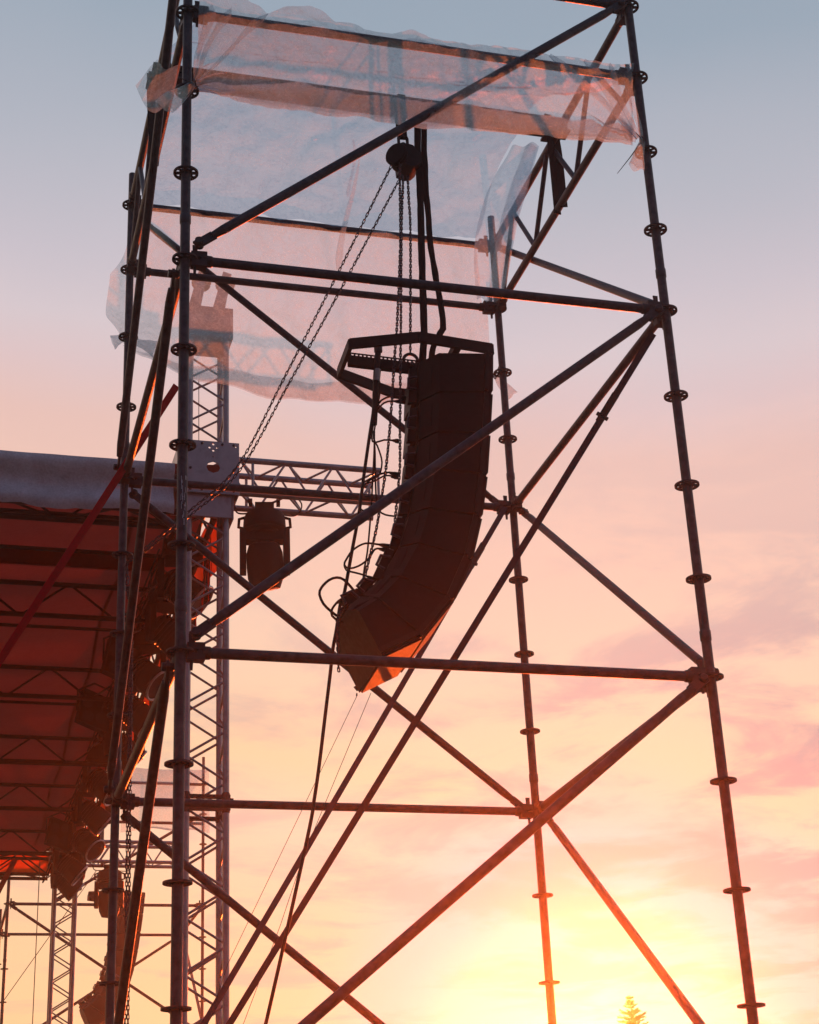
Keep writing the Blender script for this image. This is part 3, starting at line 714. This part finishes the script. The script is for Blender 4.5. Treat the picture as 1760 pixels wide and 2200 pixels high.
def sleeve_mesh():
    if _sl: return _sl[0]
    me = bpy.data.meshes.new('sleeve_block'); bm = bmesh.new()
    def plate(w_, h_, holes, mtx, th):
        b2 = bmesh.new(); es = []
        def loop(p):
            vs = [b2.verts.new((x, 0, z_)) for x, z_ in p]
            for i in range(len(vs)): es.append(b2.edges.new((vs[i], vs[(i + 1) % len(vs)])))
        loop([(-w_ / 2, -h_ / 2), (w_ / 2, -h_ / 2), (w_ / 2, h_ / 2), (-w_ / 2, h_ / 2)])
        for (cx, cz, r1, r2, n_) in holes: loop([(cx + r1 * math.cos(2 * math.pi * i / n_), cz + r2 * math.sin(2 * math.pi * i / n_)) for i in range(n_)])
        rr = bmesh.ops.triangle_fill(b2, edges=es, use_beauty=True)
        ge = bmesh.ops.extrude_face_region(b2, geom=list(b2.faces))
        bmesh.ops.translate(b2, verts=[v for v in ge['geom'] if isinstance(v, bmesh.types.BMVert)], vec=(0, th, 0))
        bmesh.ops.recalc_face_normals(b2, faces=b2.faces)
        b2.transform(mtx); tmp = bpy.data.meshes.new('tmp'); b2.to_mesh(tmp); b2.free(); bm.from_mesh(tmp); bpy.data.meshes.remove(tmp)
    H = [(.03, -.0, .055, .05, 8), (.03, .20, .010, .010, 8), (.03, .145, .010, .010, 8), (.03, .09, .008, .008, 8), (.0, .17, .010, .010, 8), (.06, .17, .010, .010, 8), (.21, .19, .008, .008, 8)]
    for a in range(4):
        plate(.47 if a % 2 == 0 else .448, .45, H if a % 2 == 0 else H[:1], M.Rotation(R(90 * a), 4, 'Z') @ M.Translation((0, -.235, 0)), .011)
    plate(.36, .2, [], M.Translation((0, -.20, -.31)), .01)
    plate(.36, .2, [], M.Rotation(R(90), 4, 'Z') @ M.Translation((0, -.20, -.31)), .01)
    bm.to_mesh(me); bm.free(); me.materials.append(ALU_PLATE); _sl.append(me); return me
T1 = truss_tower(T1Y, 'aluminium truss tower rising behind the front left scaffold post', 8.72, 'stage truss towers')
T2 = truss_tower(T2Y, 'far aluminium truss tower below the roof corner at lower left', 8.6, 'stage truss towers')

def wing(y, x1, label):
    t = thing('lighting_truss', (TX + .3, y, TZ), label, 'truss', 'short lighting trusses beside the towers')
    truss(t, (TX + .25, y, TZ - .02), (x1, y, TZ - .02), (0, 0, 1), HS, ALU, .21)
    for x in (TX + .36, x1 - .02):
        for s_ in (-1, 1):
            bar('end_post', (x, y + s_ * HS, TZ - .02 - HS), (x, y + s_ * HS, TZ - .02 + HS), .012, ALU, t, 8)
    return t
wing(T1Y, 2.32, 'short aluminium truss sticking out right of the near truss tower')
wing(T2Y, 2.55, 'short distant truss at lower left carrying a small moving light')

# stage roof
RX0 = -7.5; RZ = TZ - .22
rf = thing('stage_roof', (TX - 4, (T1Y + T2Y) / 2, TZ), 'dark red stage roof canopy with grey edge at left', 'stage roof')
def grid(name, fn, nu, nv, mt, parent, kind=None, smooth=80):
    mb = MB(); mb.v = [V(fn(i / nu, j / nv)) for j in range(nv + 1) for i in range(nu + 1)]
    mb.f = [(j * (nu + 1) + i, j * (nu + 1) + i + 1, (j + 1) * (nu + 1) + i + 1, (j + 1) * (nu + 1) + i) for j in range(nv) for i in range(nu)]
    me = bpy.data.meshes.new(name); o0 = sum(mb.v, V()) / len(mb.v); me.from_pydata([v - o0 for v in mb.v], [], mb.f); me.materials.append(mt)
    me.polygons.foreach_set('use_smooth', [True] * len(me.polygons)); me.update()
    o = link(bpy.data.objects.new(name, me), M.Translation(o0), parent, kind); return o
PY = []
for (n_, ya, yb) in ((5, 1050, 1260), (5, 1650, 1840), (6, 125, 290), (6, 465, 620), (6, 800, 925)):
    PY.append((atz(n_, 300, ya, RZ + .17).y + atz(n_, 300, yb, RZ - .13).y) / 2)
def roofz(x, y):
    z_ = RZ + .225 + .05 * math.sin(x * .9)
    near_ = min(abs(y - p) for p in PY + [T1Y, T2Y]); return z_ + .035 * min(1, near_ / .5) + .012 * noise.noise(V((x * 1.7, y * 1.7, 0)))
cv = grid('canopy', lambda u, v: (lambda x, y: (x, y, roofz(x, y)))(RX0 + (TX + .12 - RX0) * u, T1Y - .16 + (T2Y - T1Y + .35) * v), 90, 150, CANOPY, rf)
# welded seams and stitched pockets of the cover, seen from below
for i in range(5):
    x = TX - .45 - i * 1.3
    p = [V((x + .02 * math.sin(y * 2 + i), y, roofz(x, y) - .012)) for y in [T1Y + k * .25 for k in range(51)]]
    MB().ribbon(p, (1, 0, 0), .028, .004).build('cover_seam', CANOPY, rf)
fas = grid('edge_banner', lambda u, v: (RX0 + (TX - .27 - RX0) * u, T1Y - .20 - .035 * math.sin(v * 8.6 + .5) - .01 * noise.noise(V((u * 25, v * 2, 3))), RZ + .235 - v * (.43 + .02 * math.sin(u * 44) + .02 * noise.noise(V((u * 60, 0, 0))))), 120, 16, FASCIA, rf)
grid('edge_banner', lambda u, v: (RX0 + (TX - .27 - RX0) * u, T1Y - .2 + .55 * v, RZ + .235 + .03 * math.sin(v * 3)), 60, 6, FASCIA, rf)
for k, y in enumerate(PY):
    pt = thing_pt = link(bpy.data.objects.new('purlin_truss', None), M.Translation((TX - 3, y, RZ)), rf)
    truss(pt, (RX0, y, RZ + .02), (TX - .02, y, RZ + .02), (0, 0, 1), .15, TRUSS_DK, .42, .024, .012, 1)
for y in [(a + b) / 2 for a, b in zip(PY, PY[1:])] + [PY[0] - .75, PY[0] - 1.5]:
    bar('purlin', (RX0, y, RZ + .19), (TX - .05, y, RZ + .19), .018, TRUSS_DK, rf, 10)
MB().abox((RX0, PY[0] - .62, RZ + .10), (TX - .1, PY[0] - .585, RZ + .24)).build('roof_board', CANOPY, rf)
ft = link(bpy.data.objects.new('front_truss', None), M.Translation((TX, (T1Y + T2Y) / 2, RZ)), rf)
truss(ft, (TX, T1Y + .25, TZ), (TX, T2Y - .25, TZ), (0, 0, 1), HS, TRUSS_DK, .42, .025, .011)
nt_ = link(bpy.data.objects.new('side_truss', None), M.Translation((TX - 3, T1Y, RZ)), rf)
truss(nt_, (RX0, T1Y, RZ), (TX - .24, T1Y, RZ), (0, 0, 1), HS, TRUSS_DK, .42, .025, .011)
nt_ = link(bpy.data.objects.new('side_truss', None), M.Translation((TX - 3, T2Y, RZ)), rf)
truss(nt_, (RX0, T2Y, RZ), (TX - .24, T2Y, RZ), (0, 0, 1), HS, TRUSS_DK, .42, .025, .011)
grid('red_skirt', lambda u, v: (TX + .20 + .035 * math.sin(u * 60 + v) + .03 * noise.noise(V((u * 22, v * 2, 5))), T1Y + .3 + (T2Y - T1Y - .2) * u, RZ + .30 - v * (.52 + .05 * math.sin(u * 47))), 220, 10, SKIRT, rf)
grid('red_skirt', lambda u, v: (RX0 + (TX - .1 - RX0) * u, T2Y + .15 + .02 * math.sin(u * 80), RZ + .2 - v * (.30 + .03 * math.sin(u * 37))), 120, 8, SKIRT, rf)
for i in range(6):                                          # tape and sling ends by the sleeve block
    y = T1Y + .35 + i * .16
    MB().ribbon(spline([(TX + .1 + .02 * i, y, RZ - .1), (TX + .12, y + .05, RZ - .35), (TX + .09 + .03 * (i % 2), y + .02, RZ - .55 - .05 * (i % 3))], .05), (0, 1, 0), .03, .004).build('tie_strap', SKIRT, rf)

# stage lights under the front truss
def wash_light():
    pr = {}
    mb = MB().abox((-.16, -.14, -.20), (.16, .14, -.05)).lathe((0, 0, -.05), (0, 0, 1), [(0, .06), (.09, .05), (.10, .03)], 12)
    pr['base'] = (mb.mesh('base', BLACK, 30), BLACK)
    for s_ in (-1, 1):
        y = MB().prism([(s_ * .165, -.07, -.20), (s_ * .165, .07, -.20), (s_ * .165, .075, -.42), (s_ * .165, .04, -.55), (s_ * .165, -.04, -.55), (s_ * .165, -.075, -.42)], (s_ * .055, 0, 0))
        pr[('yoke_arm', s_)] = (y.mesh('yoke_arm', BLACK, 30), BLACK)
    d = V((.75, -.12, -.62)).normalized(); c = V((0, 0, -.47))
    h = MB().lathe(c - d * .20, d, [(0, .07), (.03, .11), (.14, .135), (.26, .15), (.36, .165), (.38, .15), (.375, .12)], 22)
    pr['head'] = (h.mesh('head', BLACK, 35), BLACK)
    f = MB()
    for k in range(5): f.lathe(c - d * (.14 - k * .035), d, [(0, .15), (.012, .15)], 22)
    pr['cooling_fins'] = (f.mesh('cooling_fins', BLACK_FRAME, 30), BLACK_FRAME)
    rm = MB().ring(c + d * .185, d, .158, .012, 28, 8)
    pr['lens_rim'] = (rm.mesh('lens_rim', LIGHT_GREY, 40), LIGHT_GREY)
    return pr
WL = wash_light()
def hang(name, loc, rz, label, cat, grp, proto, scl=1.):
    t = thing(name, loc, label, cat, grp)
    for k, (me, _) in proto.items():
        inst(k if isinstance(k, str) else k[0], me, M.Translation(V(loc)) @ M.Rotation(rz, 4, 'Z') @ M.Scale(scl, 4), t)
    return t
wl_spots = [6.15, 7.25, 8.35, 9.5, 10.8, 12.2, 13.6, 15.0, 16.4, 17.4]
ords = ['first', 'second', 'third', 'fourth', 'fifth', 'sixth', 'seventh', 'eighth', 'ninth', 'last']
for i, y in enumerate(wl_spots):
    lb = '%s stage light from the near truss tower under the roof edge' % ords[i] if i < 9 else 'last and lowest stage light, at the far end of the roof edge'
    rz = R((-8, 14, -20, 6, 25, -12, 10, -25, 5, 18)[i])
    o = hang('stage_light', (TX - .02 + .05 * math.sin(i * 2.1), y, TZ - .11), rz, lb, 'stage light', 'stage lights under the roof edge', WL, .98)
    for s_ in (-1, 1): MB().lathe((o.location.x + s_ * .09, y, TZ - .14), (0, 1, 0), [(-.02, .036), (.02, .036)], 12).build('hook_clamp', STEEL_DK, o)
    for k in range(3):
        cab_ = MB()
        q = V((TX - .1 - .05 * k, y + .1 * k, TZ - .12))
        cab_.path(spline([q, q + V((-.12, .2, -.22 - .06 * k)), q + V((-.05, .5, -.20)), q + V((.05, .8, -.02))], .04), .009, 6)
        cab_.build('power_cable', RUBBER, o)
# blinders on the inner side
BLP = atz(10, 550, 2040, TZ - .42)
for i, (x, y) in enumerate(((TX - .28, 8.4), (BLP.x, BLP.y), (TX - .3, 15.2))):
    t = thing('blinder_light', (x, y, TZ - .2), 'black blinder lamp panel inside the row of stage lights, ' + ('nearest of three', 'middle of three', 'farthest of three')[i], 'stage light', 'blinder lamps')
    mbp = MB().box((x, y, TZ - .42), V((.30, .08, -.10)), V((-.03, .10, 0)), V((.06, 0, .34))); pn = mbp.build('lamp_panel', BLACK, t, smooth=0)
    for dz in (-.08, .08):
        for dx in (-.07, .07):
            MB().lathe(V((x + dx, y - .06 + dx * .2, TZ - .42 + dz)), V((.1, -1, -.3)), [(0, .06), (.02, .062), (.021, .05)], 16).build('lamp', LENS, pn)
    MB().path([(x - .17, y, TZ - .42), (x - .17, y, TZ - .2), (x, y, TZ - .12), (x + .17, y, TZ - .2), (x + .17, y, TZ - .42)], .012, 8).build('bracket', STEEL_DK, t)

# moving heads under the short trusses
def moving_head(loc, label, scl):
    t = thing('moving_head', loc, label, 'stage light', 'moving lights on the short trusses'); L = V(loc)
    T_ = lambda me, nm, par: inst(nm, me, M.Translation(L) @ M.Rotation(R(-10), 4, 'Z') @ M.Scale(scl, 4), par)
    b = MB().abox((-.075, -.07, -.045), (.075, .07, .02)).lathe((0, 0, -.20), (0, 0, 1), [(0, .155), (.015, .17), (.10, .165), (.135, .15), (.155, .10), (.17, .07)], 24).lathe((0, 0, -.235), (0, 0, 1), [(0, .11), (.04, .11)], 20)
    bo = T_(b.mesh('base', BLACK, 30), 'base', t)
    for s_ in (-1, 1):
        hm = MB().path([(s_ * .15, 0, -.085), (s_ * .20, 0, -.10), (s_ * .205, 0, -.17), (s_ * .15, 0, -.185)], .013, 8)
        T_(hm.mesh('handle', BLACK, 40), 'handle', bo)
        cm2 = MB().lathe((s_ * .11, -.02, .035), (1, 0, 0), [(-.015, .035), (.015, .035)], 12)
        T_(cm2.mesh('clamp', STEEL_DK, 40), 'clamp', bo)
    yk = MB().abox((-.19, -.06, -.30), (.19, .06, -.225))
    for s_ in (-1, 1):
        yk.prism([(s_ * .145, -.075, -.21), (s_ * .145, .075, -.21), (s_ * .145, .085, -.40), (s_ * .145, .06, -.56), (s_ * .145, -.06, -.56), (s_ * .145, -.085, -.40)], (s_ * .052, 0, 0))
    T_(yk.mesh('yoke', BLACK, 30), 'yoke', t)
    c = V((0, 0, -.47)); d = V((.05, .30, -.95)).normalized()
    hd = MB().lathe(c - d * .16, d, [(0, .08), (.02, .12), (.09, .143), (.20, .146), (.29, .14), (.37, .11), (.375, .09)], 26)
    ho = T_(hd.mesh('head', BLACK, 40), 'head', t)
    ln = MB().lathe(c + d * .205, d, [(0, .085), (.012, .08), (.02, .05)], 22); T_(ln.mesh('lens', LENS, 40), 'lens', ho)
    cb = MB().path(spline([(.12, 0, -.06), (.25, .04, -.05), (.30, .05, .05), (.22, .03, .15)], .02), .006, 6)
    cb2 = MB().path(spline([(-.10, 0, -.05), (-.22, .04, -.02), (-.24, .03, .12)], .02), .007, 6)
    T_(cb2.mesh('power_cable', RUBBER, 60), 'power_cable', t)
    T_(cb.mesh('power_cable', RUBBER, 60), 'power_cable', t)
    return t
mh = at(0, 558, 1090, T1Y - .02)
moving_head((mh.x, T1Y, TZ - .02 - HS - .045), 'black moving head light hanging from the short truss beside the array', 1.0)
mf = at(6, 785, 965, T2Y); moving_head((mf.x, T2Y, TZ - .02 - HS - .045), 'small distant moving head light under the far truss, lower left', 1.05)

# thin steel lines around the truss towers
for i, (a, b) in enumerate(((at(3, 715, 920, T1Y), at(3, 715, 1430, T1Y)), )):
    tag(bar('wire_rope', a, b, .003, WIRE, None, 6), 'thin vertical wire inside the near truss tower above the block', 'wire')
tag(bar('wire_rope', at(6, 285, 990, 17.2), at(6, 225, 2300, 17.2), .006, WIRE, None, 6), 'thin dark vertical cable left of the far truss tower', 'wire')
tag(bar('wire_rope', at(6, 690, 1060, 17.6), at(6, 30, 1985, 17.0), .005, WIRE, None, 6), 'thin slanting guy wire crossing the far truss tower', 'wire')

# ================================================================== plastic rain cover
def crum(p, a=.012, f=9.): return a * (noise.noise(V(p) * f) + .5 * noise.noise(V(p) * f * 2.3))
def crease(p, f=3.5, a=.03): return a * (abs(noise.noise(V(p) * f)) + .4 * abs(noise.noise(V(p) * f * 2.7 + V((5, 1, 2)))))
pv, pf = [], []
def patch(fn, nu, nv):
    b = len(pv)
    for j in range(nv + 1):
        for i in range(nu + 1): pv.append(V(fn(i / nu, j / nv)))
    for j in range(nv):
        for i in range(nu): pf.append((b + j * (nu + 1) + i, b + j * (nu + 1) + i + 1, b + (j + 1) * (nu + 1) + i + 1, b + (j + 1) * (nu + 1) + i))
def lerp(a, b, t): return a + (b - a) * t
def interp(ks, t):
    for (t0, v0), (t1, v1) in zip(ks, ks[1:]):
        if t <= t1: q = (t - t0) / (t1 - t0); q = q * q * (3 - 2 * q); return lerp(v0, v1, q)
    return ks[-1][1]
TIE_L = N('FL', 2) + V((.03, -.06, .0)); TIE_R = N('FR', 2) + V((-.07, -.05, .02))
ZT = N('FL', 3).z
def valance(u, v):
    x0, x1 = lerp(.05, .06, v), lerp(2.47, 2.40, v)
    x = lerp(x0, x1, u)
    zt = ZT + .032 + .10 * max(0, noise.noise(V((u * 8, 1.3, 0)))) + (.09 * abs(math.sin(u / .30 * math.pi * 2)) if u < .30 else 0)
    zb = interp([(0, TIE_L.z), (.12, TIE_L.z - .05), (.5, TIE_L.z - .045), (.8, TIE_L.z - .0), (1, TIE_R.z)], u)
    z_ = lerp(zt, zb, v)
    y = -.035 - .05 * math.sin(v * math.pi) * math.sin(u * math.pi) + .018 * noise.noise(V((u * 9, v * 2, 2)))
    for (tie, sgn) in ((TIE_L, 1), (TIE_R, -1)):
        dx, dz = (x - tie.x) * sgn, z_ - tie.z; rr = math.hypot(dx, dz); an = math.atan2(dz, dx)
        y += .045 * math.sin(an * 13 + 1.5 * noise.noise(V((an * 3, 0, tie.x)))) * math.exp(-((rr - .16) / .22) ** 2) * (1 - .7 * v if rr > .2 else .6)
    if u < .06 or u > .94:
        q = (min(u, 1 - u) / .06); x = lerp(x, (TIE_L if u < .5 else TIE_R).x, (1 - q) * v * .8)
    return (x, y - crease((x * .8, u * 2, z_ * 1.6), 4.5, .045) + crum((x, 0, z_), .004), z_ + crum((x, 3, z_), .004 * (1 - v)))
patch(valance, 170, 36)
def hem(u, v):                                               # folded hem behind the lower edge
    p = V(valance(u, 1 - .23 * v * math.sin(min(1, u * 5) * math.pi / 2)))
    return p + V((0, .03 + .015 * noise.noise(V((u * 8, v, 0))), .004))
patch(hem, 150, 6); patch(lambda u, v: V(hem(u, v)) + V((0, .014 + .01 * noise.noise(V((u * 11, v, 7))), .008)), 150, 6)
def roofsheet(u, v):
    # from the front tube up over the hoist beam and down inside the back ledger
    y = interp([(0, .035), (.5, BY), (1, 2.44)], v) if False else lerp(.035, 2.445, v)
    xl = interp([(0, .06), (.5, .05), (1, .06)], v); xr = interp([(0, 2.46), (.45, 2.36), (.75, 2.30), (1, 2.36)], v)
    x = lerp(xl, xr, u)
    zz_ = interp([(0, ZT + .035), (.5, BZ + .075), (.60, BZ + .04), (1, N('BL', 4).z - .02)], v)
    sag = -.05 * math.sin(min(1, v / .5) * math.pi) if v < .5 else -.03 * math.sin((v - .5) / .5 * math.pi)
    return (x, y, zz_ + sag * math.sin(u * math.pi) + crum((x, y, 0), .014, 4) + crease((x, y * .7, 3), 3.2, .05))
patch(roofsheet, 90, 80)
ZB4, ZB3, ZB2 = N('BL', 4).z, N('BL', 3).z, N('BL', 2).z
edge = [at(0, *p, 2.58) for p in ((240, 714), (290, 735), (340, 762), (400, 790), (480, 808), (600, 835), (740, 843), (860, 842), (960, 825), (1040, 800))]
ex = [(e.x, e.z) for e in spline(edge, .03)]
def edgez(x):
    if x <= ex[0][0]: return ex[0][1]
    for (a, za), (b, zb) in zip(ex, ex[1:]):
        if x <= b: return lerp(za, zb, (x - a) / (b - a))
    return ex[-1][1]
def backsheet(u, v):
    # inside the top ledger, outside the next one, hanging loose below
    xl = interp([(0, .06), (.25, -.02), (.5, -.12), (.8, -.14), (1, -.02)], v); xr = interp([(0, 2.36), (.3, 2.40), (.5, 2.45), (1, 2.46)], v)
    x = lerp(xl, xr, u); ze = edgez(x)
    z_ = interp([(0, ZB4 - .02), (.5, ZB3)], v) if v < .5 else lerp(ZB3, ze, (v - .5) / .5)
    y = interp([(0, 2.445), (.46, 2.54), (.6, 2.56), (1, 2.58)], v)
    y += .05 * math.sin((v - .5) * 2 * math.pi) * math.sin(u * math.pi) * (v > .5) + .012 * math.sin(u * 40 + 3 * noise.noise(V((u * 4, v, 0)))) * (.3 + v)
    for kx, aa in ((.55, .03), (.72, -.025), (.2, .02)):
        y += aa * math.exp(-((u - kx - .12 * v) / .03) ** 2)
    return (x, y + crum((x, z_, 4), .008, 5) + crease((x, z_ * .7, 6), 3.4, .05), z_ + crum((x, z_, 8), .004 * (1 - v), 10))
patch(backsheet, 110, 70)
patch(lambda u, v: V(backsheet(u, 1 - .10 * v * math.sin(min(1, u * 3) * math.pi / 2))) + V((0, .02 + .01 * noise.noise(V((u * 9, v, 3))), 0)), 100, 5)
FO = spline([at(2, 880, 770, 1.35), at(2, 815, 1020, 1.75), at(2, 765, 1190, 2.05), at(2, 705, 1490, 2.28), at(2, 655, 1600, 2.36)], .02)
FI = spline([at(2, 735, 780, 1.35), at(2, 600, 1040, 1.75), at(2, 545, 1280, 2.15), at(2, 540, 1450, 2.28), at(2, 550, 1600, 2.36)], .02)
def pick(c, t): q = t * (len(c) - 1); i = min(int(q), len(c) - 2); return c[i].lerp(c[i + 1], q - i)
def rightflap(u, v):                                          # gathered edge falling down by the rear right post
    p = pick(FI, v).lerp(pick(FO, v), u)
    return p + V((0, -.02 + .035 * math.sin(u * 7 + v * 3) * (.4 + .6 * math.sin(v * math.pi)), .012 * math.sin(u * 11) + crum(p, .012, 7)))
patch(rightflap, 24, 60)
patch(lambda u, v: V(rightflap(.55 + .45 * u, v)) + V((0, .03 + .01 * math.sin(v * 9), .01)), 8, 40)
def pleat(a, b, w0, w1, yo=-.012, n_=24):
    a, b = V(a), V(b); s_ = (b - a).normalized().cross(V((0, 1, 0))).normalized()
    patch(lambda u, v: a.lerp(b, v) + s_ * (u - .5) * lerp(w0, w1, v) * min(1, 8 * v + .05, 8 * (1 - v) + .3) * (1 + .3 * noise.noise(V((v * 3, a.x, b.x)))) + V((.015 * math.sin(v * 5 + a.x * 9), yo + .012 * math.sin(u * 5), 0)), 4, n_)
for (xx, w0) in ((1.98, .05), (2.16, .07), (2.30, .035), (2.42, .05)):
    pleat((xx, -.05, ZT + .02), TIE_R + V((0, -.02, 0)), w0, .012)
for (xx, w0) in ((.10, .06), (.20, .05), (.42, .05)):
    pleat((xx, -.05, ZT + .02), TIE_L + V((0, -.02, 0)), w0, .012)
pleat(at(0, 752, 330, 2.30), at(0, 712, 570, 2.52), .012, .05, -.02); pleat(at(0, 742, 300, 2.0), at(0, 735, 420, 2.38), .01, .03, -.03)
def leftbulge(u, v):                                          # slack pouch outside the left girder, front
    a = at(1, 340, 360, .45); b = at(1, 205, 530, .45); c = at(1, 285, 680, .45)
    e = [at(1, 470, 400, .3), at(1, 440, 600, .3)]
    pin = e[0].lerp(e[1], v); po = a.lerp(b, v * 2) if v < .5 else b.lerp(c, v * 2 - 1)
    p = pin.lerp(po, u); return p + V((0, .06 * math.sin(u * math.pi) + .02 * noise.noise(p * 8), .01 * noise.noise(p * 11)))
patch(leftbulge, 20, 20)
def tail(a, b, r0_, r1_, seed):
    a, b = V(a), V(b); d = (b - a); s_ = d.normalized().cross(V((0, 1, 0))).normalized(); o_ = d.normalized().cross(s_)
    def f(u, v):
        an = u * 2 * math.pi; r_ = lerp(r0_, r1_, v ** .7) * (1 + .35 * noise.noise(V((math.cos(an) * 1.5, math.sin(an) * 1.5, seed + v * 2))))
        return a + d * (v + .1 * noise.noise(V((an, seed, v)))) + s_ * math.cos(an) * r_ + o_ * math.sin(an) * r_ * .35
    patch(f, 22, 14)
tail(TIE_L + V((0, -.01, 0)), at(1, 385, 655, -.09), .012, .055, 1)
tail(TIE_R + V((.02, -.03, 0)), at(2, 1400, 890, -.08), .010, .045, 5)
TBL, TBR = N('BL', 2) + V((-.02, .04, .02)), N('BR', 2) + V((-.04, .05, 0))
tail(TBL, at(3, 75, 640, 2.58), .012, .05, 9)
tail(at(3, 390, 690, 2.57), TBL, .06, .014, 12)
tail(TBR, at(4, 1590, 590, 2.6), .010, .05, 14)
pm_ = bpy.data.meshes.new('film'); o0 = V((1.25, 1.2, 7.6)); pm_.from_pydata([v - o0 for v in pv], [], pf); pm_.materials.append(PLASTIC)
pm_.polygons.foreach_set('use_smooth', [True] * len(pm_.polygons)); pm_.update()
pc = thing('plastic_rain_cover', o0, 'crumpled translucent plastic sheet draped over the top of the near tower', 'plastic sheet', 'plastic covers on the towers')
link(bpy.data.objects.new('film', pm_), M.Translation(o0), pc)
for (tp, ends) in ((TIE_R + V((.02, -.02, 0)), ((2, 1395, 700), (2, 1298, 918))), (TBR, ((4, 1505, 320), (4, 1455, 450))), (TIE_L, ((1, 480, 480), (1, 520, 600)))):
    for e in ends:
        q = at(*e, tp.y - .03); MB().path([tp, tp.lerp(q, .5) + V((.004, 0, 0)), q], [.003, .003, .0016], 6).build('cable_tie', TIE, pc)
    MB().ring(tp, (1, 0, .3), .02, .004, 16, 6).build('cable_tie', TIE, pc)

# plastic cover on the far tower
pv, pf = [], []
A_, B2, C_, D_ = at(6, 880, 330, FY - .05), at(6, 1490, 355, FY - .05), at(6, 1490, 800, FY - .02), at(6, 860, 790, FY - .02)
def farfilm(u, v):
    p = A_.lerp(B2, u).lerp(D_.lerp(C_, u), v); return p + V((0, .10 * math.sin(u * 9 + v * 3) * v + .05 * noise.noise(p * 3), .04 * noise.noise(p * 2.5) + (.06 * math.sin(u * 3.1) if v > .95 else 0)))
patch(farfilm, 50, 40)
patch(lambda u, v: (lerp(A_.x, B2.x, u), lerp(FY - .05, FY + FD, v), A_.z + .12 * math.sin(v * 3.1) + .04 * noise.noise(V((u * 5, v * 5, 2)))), 40, 40)
pm_ = bpy.data.meshes.new('film'); o0 = (A_ + C_) / 2; pm_.from_pydata([v - o0 for v in pv], [], pf); pm_.materials.append(PLASTIC)
pm_.polygons.foreach_set('use_smooth', [True] * len(pm_.polygons)); pm_.update()
tag(link(bpy.data.objects.new('plastic_rain_cover', pm_), M.Translation(o0)), 'small pale plastic sheet on the distant tower at lower left', 'plastic sheet', 'plastic covers on the towers')

# ================================================================== conifer beyond the site
TT = at(0, 1327, 2104, 18.)
tr_ = thing('conifer_tree', (TT.x, 18, 0), 'tip of a conifer tree poking up at the bottom right', 'tree')
MB().path([(TT.x, 18, 0), (TT.x + .05, 18, TT.z * .5), (TT.x, 18, TT.z)], [.10, .05, .005], 10).build('trunk', BARK, tr_)
rt = random.Random(11); nv_, nf_ = [], []
def needle(p, d, L, w_):
    s_ = d.cross(V((rt.uniform(-1, 1), rt.uniform(-1, 1), rt.uniform(-1, 1)))).normalized(); b = len(nv_)
    nv_.extend([p - s_ * w_, p + d * L * .5 + s_ * w_ * .6 + V((0, 0, .01)), p + d * L, p + s_ * w_]); nf_.append((b, b + 1, b + 2, b + 3))
z_ = TT.z
while z_ > 1.2:
    hgt = TT.z - z_; reach = min(1.2, .03 + hgt * .50) * rt.uniform(.75, 1.15)
    for k in range(rt.randint(7, 9)):
        an = rt.uniform(0, 2 * math.pi); rc = reach * rt.uniform(.6, 1.1); o = V((math.cos(an), math.sin(an), rt.uniform(.25, .6) if hgt < 1.5 else rt.uniform(-.1, .25)))
        st = max(3, int(rc / .022)) if hgt < 1.6 else max(3, int(rc / .14))
        for j in range(st):
            q = V((TT.x, 18, z_)) + o * rc * (j + .5) / st + V((0, 0, -.10 * (j / st) ** 2 * rc))
            for e in range(5 if hgt < 1.6 else 3):
                dd = (o + V((rt.uniform(-1, 1), rt.uniform(-1, 1), rt.uniform(-.5, .9))) * .8).normalized()
                needle(q, dd, rt.uniform(.03, .075) if hgt < 1.6 else .2, .006 if hgt < 1.6 else .045)
    z_ -= rt.uniform(.035, .07) if hgt < 1.6 else .2
nm = bpy.data.meshes.new('crown'); nm.from_pydata([v - TT for v in nv_], [], nf_); nm.materials.append(NEEDLE); nm.update()
link(bpy.data.objects.new('crown', nm), M.Translation(TT), tr_)

# ================================================================== haze volume, added to imitate lens glare round the low sun
hz = bpy.data.materials.new('glare_haze'); hz.use_nodes = True; h_ = NT(hz.node_tree); hz.node_tree.nodes.clear()
pvv = h_.n('ShaderNodeVolumePrincipled'); pvv.inputs['Color'].default_value = (1.0, .93, .86, 1); pvv.inputs['Density'].default_value = HAZE_DENSITY
pvv.inputs['Anisotropy'].default_value = HAZE_G
ho = h_.n('ShaderNodeOutputMaterial'); h_.l(pvv.outputs[0], ho.inputs['Volume'])
hx = MB().abox((-920, -920, -1.), (920, 920, 9.7)).build('haze', hz, smooth=0); hx['kind'] = 'stuff'
